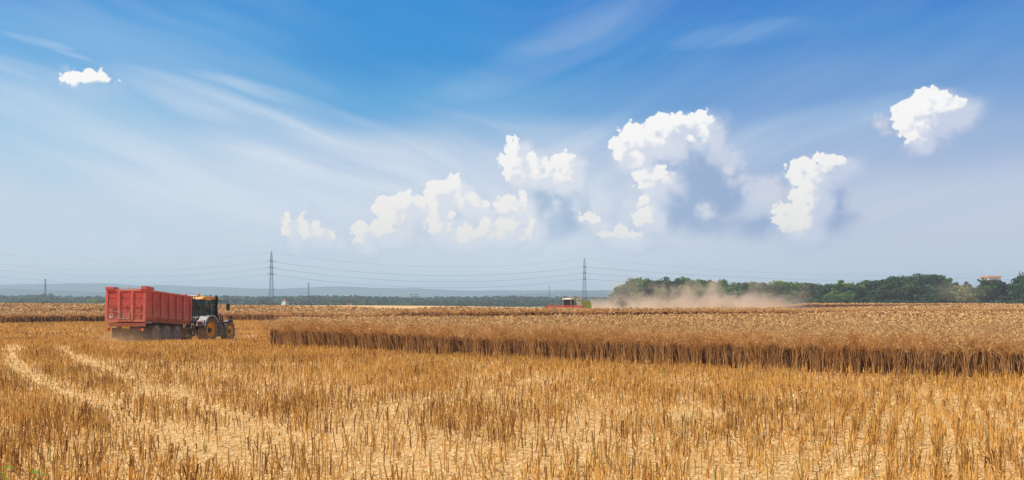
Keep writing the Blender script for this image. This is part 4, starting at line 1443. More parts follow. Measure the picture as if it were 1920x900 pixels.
M['hood'] = material('tractor_hood_orange', lin(255, 164, 30), 0.4, col2=lin(246, 140, 24), scale=2.0, spec=0.5)
M['black'] = material('black_plastic', lin(34, 34, 38), 0.5, col2=lin(52, 50, 50), scale=3.0)
M['body_grey'] = material('tractor_body_grey', lin(70, 74, 84), 0.6, col2=lin(96, 94, 96), scale=2.0, dust=(DUSTC, 0.2, 1.6, 0.4))
M['fender'] = material('pale_fender', lin(176, 172, 172), 0.5, col2=lin(140, 134, 134), scale=2.0)
M['glass'] = material('cab_glass', lin(52, 66, 72), 0.12, var=0.2, spec=0.8)
M['lamp'] = material('clear_lamp', lin(238, 238, 230), 0.2, var=0.05, spec=0.8)
M['beacon'] = material('amber_beacon', lin(255, 140, 30), 0.3, var=0.1, spec=0.6)
M['lamp_red'] = material('red_lamp', lin(170, 20, 20), 0.3, var=0.1)
M['plate'] = material('yellow_plate', lin(240, 170, 40), 0.6, var=0.1)
M['white'] = material('white_paint', lin(226, 224, 216), 0.5, var=0.12)
M['straw_dirt'] = material('straw_caught', lin(214, 180, 130), 0.9, var=0.3)


def wheel(parent, c, R_, w, rim_r, rimmat, lugs=20, lug=0.045, name='wheel', side=1, deep=0.10):
    """wheel with its axle along local x; the tyre and its lugs are one mesh, the rim another"""
    x, y, z = c
    hw = w / 2
    prof = [(-hw * .72, rim_r), (-hw * .98, rim_r + (R_ - rim_r) * .35), (-hw, rim_r + (R_ - rim_r) * .62), (-hw * .82, R_ - lug * 1.3), (-hw * .5, R_ - lug * .5), (0, R_ - lug * .4),
            (hw * .5, R_ - lug * .5), (hw * .82, R_ - lug * 1.3), (hw, rim_r + (R_ - rim_r) * .62), (hw * .98, rim_r + (R_ - rim_r) * .35), (hw * .72, rim_r)]
    hub = empty(name, (x, y, z)); hub.parent = parent
    b = MB().lathe(prof, (0, 0, 0), 'x', 48)
    tb = b if lug < .03 else MB()
    for k in range(lugs):
        for s in (-1, 1):
            a0 = 2 * math.pi * (k + (0.5 if s > 0 else 0)) / lugs
            sw = 2 * math.pi / lugs * 0.95        # chevron sweep
            th = 2 * math.pi / lugs * 0.21
            xs = (0.03 * s, hw * 0.55 * s, hw * 0.97 * s)
            an = (a0, a0 + sw * .5, a0 + sw * .95)
            vs = []
            for q in range(3):
                ro = R_ if q < 2 else R_ - lug * 0.9
                for rr in (R_ - lug * 1.6 - (0.06 if q == 2 else 0), ro):
                    for e in (-th, th):
                        vs.append((xs[q], rr * math.sin(an[q] + e), rr * math.cos(an[q] + e)))
            fs = []
            for q in range(2):
                o = q * 4
                fs += [(o + 2, o + 3, o + 7, o + 6), (o, o + 2, o + 6, o + 4), (o + 1, o + 5, o + 7, o + 3)]
            fs += [(0, 1, 3, 2), (8, 10, 11, 9)]
            tb.add(vs, fs)
    ty = b.build('tyre', M['tyre'] if tb is not b else M['trailer_tyre'], hub)
    if tb is not b: tb.build('tread', M['tread'], ty)
    r = MB()
    s = side
    r.lathe([(s * hw * .74, rim_r * 1.01), (s * hw * .80, rim_r * .97), (s * hw * .74, rim_r * .93), (s * (hw * .74 - deep), rim_r * .84), (s * (hw * .74 - deep * 1.2), rim_r * .5), (s * (hw * .74 - deep * .8), rim_r * .34), (s * (hw * .74 - deep * .8), 0.001)], (0, 0, 0), 'x', 36)
    r.lathe([(-s * hw * .74, rim_r * 1.01), (-s * (hw * .3), rim_r * .8), (-s * hw * .25, 0.001)], (0, 0, 0), 'x', 30)
    ro = r.build('rim', rimmat, hub, smooth=False)
    h = MB().lathe([(s * (hw * .74 - deep), rim_r * .36), (s * (hw * .74 - deep * .3), rim_r * .34), (s * (hw * .74 + .02), rim_r * .22), (s * (hw * .74 + .03), 0.001)], (0, 0, 0), 'x', 20)
    for k in range(8):
        a = k * math.pi / 4
        h.lathe([(s * (hw * .74 - deep), 0.022), (s * (hw * .74 - deep + .06), 0.02), (s * (hw * .74 - deep + .06), 0.001)], (0, rim_r * .43 * math.cos(a), rim_r * .43 * math.sin(a)), 'x', 6)
    h.build('hub', M['black'] if rimmat is not M['rim_grey'] else M['rim_grey'], ro)
    return hub


def text_mesh(txt, size, mat, name, parent, loc, rot, ext=0.004):
    cu = bpy.data.curves.new(name, 'FONT'); cu.body = txt; cu.size = size; cu.align_x = 'CENTER'; cu.align_y = 'CENTER'; cu.extrude = ext
    tmp = bpy.data.objects.new('tmp', cu); C.collection.objects.link(tmp)
    dg = bpy.context.evaluated_depsgraph_get()
    me = bpy.data.meshes.new_from_object(tmp.evaluated_get(dg))
    bpy.data.objects.remove(tmp)
    me.materials.clear(); me.materials.append(mat)
    o = bpy.data.objects.new(name, me); link(o, parent); o.location = loc; o.rotation_euler = rot
    return o


def trailer():
    TH = R(2.0)
    xr, yr = -24.22, 56.75
    L = 7.45; Wd = 2.55; z0 = 1.36; z1 = 3.38
    # the ground falls away under it
    za, zb = gz(xr, 56.9), gz(-24.0, 64.0)
    pitch = math.atan2(zb - za, 7.1)
    t = empty('farm_trailer', (xr, yr, za), -TH, 0)
    t.rotation_euler = (pitch, 0, -TH)
    tag(t, 'long red three-axle tipping trailer with ribbed sides, coupled behind the tractor', 'trailer')
    hw = Wd / 2
    # body: floor, sloped skirts, side walls
    b = MB()
    b.box(-hw + .12, hw - .12, 0.06, L, z0, z0 + .06)
    b.box(-hw + .12, hw - .12, L - .06, L, z0 + .06, z1 - .12)
    for s in (-1, 1):
        xo = s * (hw - .10); xi = s * (hw - .16)
        b.prism([(xo, z0 + .28), (s * (hw - .30), z0 + .02), (s * (hw - .36), z0 + .06), (xi, z0 + .32)], 0.08, L, 'y')
        # boards of the side wall with shallow grooves
        nb = 6; hh = (z1 - .12 - z0 - .28) / nb
        for k in range(nb):
            za_ = z0 + .28 + k * hh
            b.prism([(xi, za_ + .004), (xo - s * .012, za_ + .004), (xo, za_ + .02), (xo, za_ + hh - .016), (xo - s * .012, za_ + hh - .002), (xi, za_ + hh - .002)], 0.08, L, 'y')
    b.build('body', M['red'], t)
    fr = MB()
    for s in (-1, 1):
        # top rail, bottom rail and ribs of each side
        fr.box(min(s * (hw - .2), s * hw), max(s * (hw - .2), s * hw), 0.02, L + .03, z1 - .12, z1)
        for k, yy in enumerate((1.28, 2.48, 3.70, 4.92, 6.14, L - .06)):
            fr.prism([(yy - .075, z0 + .30), (yy + .075, z0 + .30), (yy + .075, z1 - .122), (yy - .075, z1 - .122)], s * (hw - .098), s * (hw - .01), 'x')
            xa, xb = s * (hw - .098), s * (hw - .30)
            fr.add([(xa + s * .06, yy - .06, z0 + .298), (xa + s * .06, yy + .06, z0 + .298), (xb, yy + .06, z0 - .01), (xb, yy - .06, z0 - .01),
                    (xa - s * .002, yy - .06, z0 + .298), (xa - s * .002, yy + .06, z0 + .298), (xb - s * .05, yy + .06, z0 - .01), (xb - s * .05, yy - .06, z0 - .01)],
                   [(0, 1, 2, 3), (4, 5, 6, 7), (0, 3, 7, 4), (1, 2, 6, 5)])
    fr.box(-hw + .2, hw - .2, L - .02, L + .10, z1 - .14, z1 - .02)
    fr.build('side_ribs', M['red_frame'], t, bev=0.008)
    # rear frame and tailgate
    rf = MB()
    rf.box(-hw, -hw + .15, -.06, .075, z0 - .02, z1); rf.box(hw - .15, hw, -.06, .075, z0 - .02, z1)
    rf.box(-hw + .152, hw - .152, -.058, .07, z1 - .13, z1 - .004)
    rf.box(-hw + .152, hw - .152, -.058, .07, z0 - .02, z0 + .12)
    rf.build('rear_frame', M['red_frame'], t, bev=0.01)
    tg = MB()
    xs = (-hw + .16, -.42, .42, hw - .16)
    nb = 4; hh = (z1 - .14 - z0 - .13) / nb
    for k in range(nb):
        a = z0 + .125 + k * hh
        for i in range(3):
            tg.add([(xs[i], -.0, a), (xs[i + 1], 0, a), (xs[i + 1], -.03, a + .05), (xs[i], -.03, a + .05), (xs[i + 1], -.03, a + hh - .012), (xs[i], -.03, a + hh - .012), (xs[i + 1], 0, a + hh - .004), (xs[i], 0, a + hh - .004)],
                   [(0, 1, 2, 3), (3, 2, 4, 5), (5, 4, 6, 7)])
    tg.box(-hw + .16, hw - .16, .002, .05, z0 + .12, z1 - .13)
    gate = tg.build('tailgate', M['red'], t)
    gp = MB()
    for xx in (-.42, .42):
        gp.box(xx - .085, xx + .085, -.085, -.002, z0 + .122, z1 - .132)
    gp.build('gate_post', M['red_frame'], gate, bev=0.01)
    # added paler wedges, shaped to stand in for sun and shade on the gate
    for (gx, gz_, w_) in ((-.78, 2.22, .34), (-.02, 2.38, .22), (.86, 2.38, .22), (.86, 1.78, .2)):
        g = MB()
        g.add([(gx - w_ / 2, -.035, gz_), (gx + w_ / 2, -.035, gz_), (gx + w_ / 2, -.035, gz_ - .34), (gx - w_ / 2, -.12, gz_ - .02), (gx + w_ / 2, -.12, gz_ - .02)],
              [(0, 1, 4, 3), (0, 3, 2), (1, 2, 4), (3, 4, 2)])
        g.build('light_wedge', M['red_frame'], gate)
    for (ax, bx, zz) in ((-1.06, -.52, 2.34), (-.32, .32, 2.32), (.52, 1.08, 2.32), (-1.06, -.52, 1.83), (.52, 1.08, 1.83)):
        MB().box(ax, bx, -.075, -.034, zz - .025, zz + .02).build('ledge', M['red_frame'], gate)
    # grain hatch with its lever
    ht = MB(); ht.box(-.26, .26, -.07, -.034, z0 + .13, z0 + .56)
    hatch = ht.build('grain_hatch', M['red'], gate, bev=0.006)
    hl = MB()
    hl.tube([(-.30, -.10, z0 + .14), (-.30, -.10, z0 + .66)], .022, 6); hl.tube([(.30, -.10, z0 + .14), (.30, -.10, z0 + .70)], .022, 6)
    hl.tube([(-.27, -.12, z0 + .20), (-.08, -.12, z0 + .17), (0, -.12, z0 + .30), (.08, -.12, z0 + .17), (.27, -.12, z0 + .20)], .02, 6)
    hl.tube([(-.98, -.12, z0 + .74), (-.3, -.12, z0 + .55)], .016, 6)
    hl.build('hatch_lever', M['fender'], gate)
    # round speed sticker
    st = MB().lathe([(-.052, 0.001), (-.052, 0.125), (-.034, 0.125)], (-.90, 0, z0 + .36), 'y', 28).build('speed_sticker', M['white'], gate)
    text_mesh('40', 0.15, M['black'], 'sticker_figures', gate, (-.90, -.056, z0 + .36), (R(90), 0, 0), 0.001)
    # hoods over the top corners and the rolled tarpaulin bow
    for (xa, xb, ya, yb, dz) in ((-hw - .03, -hw + .56, -.10, .60, .17), (hw - .30, hw + .10, -.12, .96, .22)):
        c = MB()
        c.prism([(xa, z1 + .002), (xb, z1 + .002), (xb - .05, z1 + dz * .9), (xa + .02, z1 + dz)], ya, yb, 'y')
        c.build('corner_hood', M['red_frame'], t, bev=0.01)
    tp = MB()
    tp.tube([(-hw + .55, .3, z1 + .03), (-.5, .3, z1 + .09), (.1, .3, z1 + .10), (.6, .3, z1 + .05), (hw - .35, .3, z1 + .03)], .022, 6)
    tp.tube([(.12, -.02, z1 + .0), (.12, .1, z1 + .12)], .03, 6)
    tp.build('tarpaulin_bow', M['straw_dirt'], t)
    # chassis
    c = MB()
    for s in (-1, 1): c.box(s * .48 - .07, s * .48 + .07, .25, L + .3, z0 - .36, z0 - .03)
    for yy in (.5, 1.8, 3.45, 5.1, 6.6): c.box(-.41, .41, yy - .06, yy + .06, z0 - .34, z0 - .1)
    for yy in (1.8, 3.45, 5.1):
        c.tube([(-1.05, yy, .60), (1.05, yy, .60)], .075, 8)
        for s in (-1, 1): c.box(s * .48 - .05, s * .48 + .05, yy - .5, yy + .5, .66, .74); c.box(s * .48 - .06, s * .48 + .06, yy - .1, yy + .1, .6, z0 - .34)
    c.tube([(0, 4.3, z0 - .4), (0, 6.2, z0 - .12)], .12, 10)
    c.box(-1.0, 1.0, .9, 6.3, z0 - .10, z0 - .01)
    c.build('chassis', M['chassis'], t)
    bp = MB(); bp.box(-1.15, 1.20, .10, .22, z0 - .30, z0 - .08)
    bp.build('bumper', M['red_frame'], t)
    MB().box(-.27, .25, .06, .098, z0 - .44, z0 - .28).build('number_plate', M['plate'], t, bev=0.004)
    lbm = MB(); lbm.box(-1.16, 1.16, .17, .24, .78, .9); lbm.box(-.66, -.58, .17, .23, .9, z0 - .3); lbm.box(.58, .66, .17, .23, .9, z0 - .3); lbm.build('underrun_bar', M['chassis'], t)
    for s in (-1, 1):
        lb = MB().box(s * 1.0 - .17, s * 1.0 + .17, .04, .16, .76, .96).build('lamp_box', M['black'], t, bev=0.01)
        MB().box(s * 1.0 - .14, s * 1.0 + .0, .02, .038, .79, .93).build('rear_lamp', M['lamp_red'], lb)
        MB().box(s * 1.0 + .02, s * 1.0 + .14, .02, .038, .79, .93).build('indicator', M['beacon'], lb)
        MB().box(s * 1.0 - .26, s * 1.0 + .26, .9, .93, .34, .98).build('mudflap', M['black'], t)
    pf = MB(); pf.box(hw - .32, hw - .02, .25, .95, z0 - .10, z0 - .02); pf.build('tool_box_lid', M['fender'], t)
    # mudguard strip above the wheels
    for s in (-1, 1):
        m_ = MB(); m_.box(s * 1.0 - .27, s * 1.0 + .27, .95, 6.0, z0 - .07, z0 - .035); m_.build('mudguard', M['chassis'], t)
    for yy in (1.80, 3.45, 5.10):
        for s in (-1, 1):
            wheel(t, (s * 1.0, yy, .60), .60, .50, .29, M['rim_grey'], 34, .018, side=s, deep=.09)
    # ladder at the front right corner
    ld = MB()
    for yy in (L + .14, L + .52): ld.tube([(hw - .02, yy, .55), (hw - .02, yy, z1 - .05)], .028, 6)
    for k in range(10): ld.tube([(hw - .02, L + .14, .7 + k * .28), (hw - .02, L + .52, .7 + k * .28)], .02, 5)
    for zz in (z0 + .2, z1 - .2): ld.tube([(hw - .02, L + .14, zz), (hw - .2, L, zz)], .02, 5)
    ld.build('ladder', M['chassis'], t)
    # drawbar, jack stand and hoses
    d = MB()
    for s in (-1, 1): d.tube([(s * .42, L - .2, z0 - .3), (s * .06, L + 1.5, .62)], .07, 8)
    d.tube([(0, L + 1.35, .62), (0, L + 1.75, .60)], .06, 8)
    d.tube([(.45, L + .25, z0 - .15), (.45, L + .25, .25)], .055, 8); d.box(.33, .57, L + .13, L + .37, .2, .25)
    d.build('drawbar', M['chassis'], t)
    hz = MB()
    hz.tube([(.1, L, z0 + .3), (.25, L + .5, z0 - .15), (.2, L + 1.1, z0 - .35), (.1, L + 1.6, z0 + .1), (.1, L + 1.9, 1.2)], .018, 6)
    hz.tube([(.7, L, z0 - .1), (.8, L + .4, .7), (.95, L + .7, .55), (1.05, L + .9, .75)], .022, 6)
    hz.tube([(.75, L + .1, z0 - .2), (1.0, L + .25, z0 - .3), (1.15, L + .35, z0 - .1)], .022, 6)
    hz.build('hose', M['straw_dirt'], t)


trailer()


def tractor():
    th = R(9.4)
    x0, y0 = -23.5, 67.35
    za = gz(x0, y0)
    t = empty('tractor', (x0, y0, za), -th)
    tag(t, 'orange and yellow tractor with black cab and big treaded tyres pulling the red trailer', 'tractor')
    RR, RF, WB = 1.0, .80, 3.1
    for s in (-1, 1):
        wheel(t, (s * .97, 0, RR - .04), RR, .66, .56, M['rim_yellow'], 16, .07, side=s, deep=.16)
        wheel(t, (s * .97, WB, RF - .03), RF, .56, .46, M['rim_yellow'], 16, .055, side=s, deep=.10)
    # frame and engine block
    c = MB()
    c.box(-.40, .40, -.75, 4.0, .72, 1.25); c.box(-.62, .62, -.25, .25, .85, 1.1); c.box(-.62, .62, WB - .2, WB + .2, .68, .9)
    c.tube([(-.8, 0, RR - .04), (.8, 0, RR - .04)], .16, 10); c.tube([(-.8, WB, RF - .03), (.8, WB, RF - .03)], .13, 10)
    c.box(-.45, .45, 3.9, 4.25, .8, 1.3)
    c.build('frame', M['black'], t, bev=0.02)
    # side tank and steps between the wheels
    for s in (-1, 1):
        k = MB(); k.prism([(1.08, .50), (2.12, .50), (2.16, 1.22), (1.9, 1.42), (1.02, 1.42)], s * .58, s * 1.12, 'x')
        k.build('fuel_tank', M['body_grey'], t, bev=0.03)
        st = MB()
        for j, zz in enumerate((.46, .76, 1.06)): st.box(min(s * 1.0, s * 1.22), max(s * 1.0, s * 1.22), 1.2, 1.65, zz, zz + .035)
        for yy in (1.2, 1.62): st.box(min(s * 1.18, s * 1.21), max(s * 1.18, s * 1.21), yy, yy + .03, .46, 1.2)
        st.build('step', M['black'], t)
    # rear deck and hitch
    d = MB(); d.prism([(-1.08, 1.62), (-.9, 1.50), (.2, 1.50), (.2, 1.98), (-.62, 1.98), (-1.02, 1.86)], -.62, .62, 'x')
    d.build('rear_deck', M['body_grey'], t, bev=0.03)
    h = MB()
    for s in (-1, 1):
        h.tube([(s * .45, -.6, .72), (s * .48, -1.35, .62)], .045, 7); h.tube([(s * .42, -.5, 1.45), (s * .5, -1.15, 1.40), (s * .48, -1.25, .66)], .035, 6)
    h.box(-.12, .12, -1.3, -.5, .5, .64); h.tube([(0, -.7, 1.2), (0, -1.3, 1.1)], .04, 7)
    h.build('rear_hitch', M['chassis'], t)
    hs = MB()
    hs.tube([(.2, -.9, 1.6), (.35, -1.25, 1.2), (.5, -1.3, .8), (.55, -1.1, .55)], .02, 5); hs.tube([(.3, -1.0, 1.5), (.62, -1.28, 1.25), (.72, -1.2, .75), (.66, -1.15, .35)], .024, 5)
    hs.tube([(-.1, -.9, 1.6), (-.1, -1.4, 1.3), (0, -1.6, 1.2)], .02, 5)
    hs.build('hose', M['straw_dirt'], t)
    # fenders: arched shells, pale outer lip
    def fender(cy, cz, r, a0, a1, xi, xo, mat, lip=None, name='rear_fender', th_=.035):
        for s in (-1, 1):
            b = MB(); n = 16; vs = []
            for i in range(n + 1):
                a = R(a0 + (a1 - a0) * i / n)
                for rr in (r, r + th_):
                    for xx in (xi, xo): vs.append((s * xx, cy - rr * math.cos(a), cz + rr * math.sin(a)))
            fs = []
            for i in range(n):
                o = i * 4; p = o + 4
                fs += [(o, o + 1, p + 1, p), (o + 2, p + 2, p + 3, o + 3), (o, p, p + 2, o + 2), (o + 1, o + 3, p + 3, p + 1)]
            fs += [(0, 2, 3, 1), (n * 4, n * 4 + 1, n * 4 + 3, n * 4 + 2)]
            b.add(vs, fs)
            f = b.build(name, mat, t)
            if lip:
                l = MB(); vs = []
                for i in range(n + 1):
                    a = R(a0 + (a1 - a0) * i / n)
                    for rr in (r - .07, r + th_ + .012):
                        for xx in (xo + .002, xo + .03): vs.append((s * xx, cy - rr * math.cos(a), cz + rr * math.sin(a)))
                l.add(vs, fs); l.build('fender_lip', lip, f)
    fender(0, RR - .04, RR + .10, 18, 150, .60, 1.28, M['fender'], M['fender'])
    fender(WB, RF - .03, RF + .07, 55, 125, .70, 1.20, M['body_grey'], None, 'front_fender', .03)
    # rear lamp clusters on the fenders
    for s in (-1, 1):
        b = MB().prism([(-1.12, 1.42), (-.92, 1.42), (-.78, 1.74), (-1.0, 1.72)], s * .66, s * 1.22, 'x').build('fender_panel', M['fender'], t, bev=0.02)
        MB().box(min(s * .74, s * 1.12), max(s * .74, s * 1.12), -1.13, -1.09, 1.52, 1.62).build('rear_lamp', M['lamp_red'], b)
        MB().box(min(s * .74, s * 1.12), max(s * .74, s * 1.12), -1.12, -1.075, 1.45, 1.49).build('lamp_trim', M['black'], b)
    # cab
    zc0, zc1 = 1.98, 3.20
    yb, yf = -.42, 1.62
    wb, wt = .90, .80
    gl = MB()
    gl.add([(-wb + .03, yb + .03, zc0), (wb - .03, yb + .03, zc0), (wb - .03, yf - .03, zc0 - .35), (-wb + .03, yf - .03, zc0 - .35),
            (-wt + .03, yb + .15, zc1), (wt - .03, yb + .15, zc1), (wt - .03, yf - .2, zc1), (-wt + .03, yf - .2, zc1)],
           [(0, 1, 5, 4), (1, 2, 6, 5), (2, 3, 7, 6), (3, 0, 4, 7), (4, 5, 6, 7), (3, 2, 1, 0)])
    m = bpy.data.materials.new('cab_window'); m.use_nodes = True
    nt = m.node_tree; p = nt.nodes['Principled BSDF']
    p.inputs['Base Color'].default_value = (0.05, 0.075, 0.08, 1); p.inputs['Roughness'].default_value = 0.05
    tr = nt.nodes.new('ShaderNodeBsdfTransparent'); tr.inputs[0].default_value = (0.50, 0.62, 0.64, 1)
    ms = nt.nodes.new('ShaderNodeMixShader'); ms.inputs[0].default_value = 0.45
    nt.links.new(tr.outputs[0], ms.inputs[1]); nt.links.new(p.outputs[0], ms.inputs[2]); nt.links.new(ms.outputs[0], nt.nodes['Material Output'].inputs[0])
    cab = gl.build('cab_glazing', m, t)
    fr = MB()
    def post(a, b_, r=.05): fr.tube([a, b_], r, 4)
    for s in (-1, 1):
        post((s * wb, yb, zc0), (s * wt, yb + .12, zc1), .06)
        post((s * wb, .52, zc0 - .1), (s * wt, .56, zc1), .055)
        post((s * wb, yf, zc0 - .4), (s * wt, yf - .18, zc1), .045)
        fr.tube([(s * wb, yb, zc0), (s * wb, yf, zc0 - .36)], .05, 4)
    fr.box(-wb, wb, yb - .03, yb + .04, zc0 - .06, zc0 + .04)
    fr.box(-wb, wb, yf - .02, yf + .03, zc0 - .42, zc0 - .30)
    fr.tube([(-wt, yb + .12, zc1), (wt, yb + .12, zc1)], .05, 4); fr.tube([(-wt, yf - .18, zc1), (wt, yf - .18, zc1)], .05, 4)
    fr.build('cab_frame', M['black'], t)
    sk = MB(); 
    sk.prism([(yb, 1.50), (yf, 1.30), (yf, zc0 - .42), (.5, zc0 - .12), (yb, zc0 - .06)], -wb + .06, wb - .06, 'x')
    sk.build('cab_floor', M['black'], t)
    for s in (-1, 1):
        MB().prism([(yb + .1, zc0 - .02), (.50, zc0 - .06), (.50, zc0 - .24), (yb + .1, zc0 - .22)], s * (wb - .02), s * (wb + .03), 'x').build('side_panel', M['yellow'], t, bev=0.01)
    # seat, wheel and driver silhouette
    se = MB(); se.box(-.27, .27, .05, .55, 1.98, 2.12); se.box(-.27, .27, -.02, .10, 2.1, 2.75); se.box(-.14, .14, .0, .08, 2.75, 2.95)
    se.build('seat', M['black'], t, bev=0.03)
    sw = MB(); sw.tube([(0, 1.35, 1.95), (0, 1.1, 2.32)], .035, 6)
    sw.tube([(.2 * math.cos(a * math.pi / 8), 1.1 + .06 * math.sin(a * math.pi / 8), 2.33 + .19 * math.sin(a * math.pi / 8)) for a in range(17)], .018, 5)
    sw.build('steering_wheel', M['black'], t)
    # roof
    n = 10; rf = MB()
    rf.prism([(yb - .14, zc1 + .02), (yf + .05, zc1 + .02), (yf + .16, zc1 + .10), (yf + .02, zc1 + .20), (yf - .5, zc1 + .26), (yb + .5, zc1 + .26), (yb + .0, zc1 + .22), (yb - .16, zc1 + .12)], -wt - .06, wt + .06, 'x')
    roof = rf.build('cab_roof', M['yellow'], t, bev=0.05)
    MB().box(-.42, .22, yb + .1, yb + .7, zc1 + .262, zc1 + .34).build('roof_hatch', M['white'], roof, bev=0.03)
    for (bx, by) in ((-.62, yb + .1), (.46, yb + .05)):
        bc = MB().tube([(bx, by, zc1 + .22), (bx, by, zc1 + .34)], .03, 7).build('beacon_stalk', M['black'], roof)
        MB().lathe([(0, .075), (.12, .07), (.17, .04), (.18, .001)], (bx, by, zc1 + .34), 'z', 14).build('beacon', M['beacon'], bc)
    for (lx, ly) in ((.62, yb - .14), (.40, yb - .14), (-.62, yb - .14), (-.40, yb - .14)):
        MB().box(lx - .08, lx + .08, ly - .06, ly + .02, zc1 + .03, zc1 + .13).build('work_lamp', M['lamp'], roof, bev=0.01)
    for ly in (.15, .42):
        MB().box(wt + .04, wt + .10, ly - .09, ly + .09, zc1 - .03, zc1 + .04).build('work_lamp', M['lamp'], roof, bev=0.01)
    MB().box(wt - .1, wt + .1, yf - .08, yf + .14, zc1 - .12, zc1 + .06).build('corner_lamp', M['black'], roof)
    # exhaust
    ex = MB(); ex.tube([(.96, 1.40, 1.3), (.96, 1.40, 2.0)], .13, 12); ex.tube([(.96, 1.40, 2.0), (.96, 1.40, 3.18), (.98, 1.34, 3.34), (1.0, 1.22, 3.52)], .085, 12)
    ex.build('exhaust', M['black'], t)
    # mirrors
    for s in (-1, 1):
        a = MB(); a.tube([(s * .84, 1.55, 3.12), (s * 1.5, 1.75, 3.10), (s * 1.66, 1.75, 3.02), (s * 1.68, 1.75, 2.90)], .026, 6)
        a.tube([(s * .86, 1.62, 2.5), (s * 1.1, 1.75, 2.6), (s * 1.1, 1.75, 3.06)], .018, 5)
        ar = a.build('mirror_arm', M['black'], t)
        MB().box(s * 1.69 - .13, s * 1.69 + .13, 1.70, 1.80, 2.40, 2.92).build('mirror', M['black'], ar, bev=0.03)
    # hood
    hd = MB()
    sec = [(1.66, 2.46, .46), (2.2, 2.44, .48), (3.0, 2.30, .47), (3.7, 2.10, .45), (4.05, 1.90, .40), (4.2, 1.60, .34)]
    vs = []
    for (yy, zt, ww) in sec:
        vs += [(-ww, yy, 1.24), (-ww, yy, zt - .20), (-ww * .72, yy, zt - .03), (0, yy, zt), (ww * .72, yy, zt - .03), (ww, yy, zt - .20), (ww, yy, 1.24)]
    fs = []
    for i in range(len(sec) - 1):
        for k in range(6): fs.append((i * 7 + k, i * 7 + k + 1, (i + 1) * 7 + k + 1, (i + 1) * 7 + k))
    fs += [tuple(range(7)), tuple((len(sec) - 1) * 7 + k for k in range(7))[::-1]]
    hd.add(vs, fs)
    hood = hd.build('hood', M['hood'], t, bev=0.02)
    for s in (-1, 1):
        for k in range(3):
            y_ = 2.55 + k * .30
            MB().prism([(y_, 1.58), (y_ + .12, 1.56), (y_ + .15, 2.12 - k * .05), (y_ + .04, 2.16 - k * .05)], s * .45, s * .492, 'x').build('vent', M['black'], hood)
        MB().prism([(1.68, 1.26), (2.2, 1.26), (2.2, 1.60), (1.68, 1.70)], s * .46, s * .52, 'x').build('side_grille', M['black'], hood)
    MB().box(-.30, .30, 4.19, 4.225, 1.28, 1.48).build('front_grille', M['black'], hood)
    pc = MB(); pc.tube([(.55, 1.95, 1.5), (.55, 1.95, 2.54)], .07, 10); pc.lathe([(0, .001), (0, .14), (.12, .16), (.2, .1), (.22, .001)], (.55, 1.95, 2.52), 'z', 14)
    pc.build('air_cleaner', M['black'], t)
    wt_ = MB().box(-.42, .42, 4.26, 4.75, .72, 1.18).build('front_weight', M['black'], t, bev=0.06)


tractor()


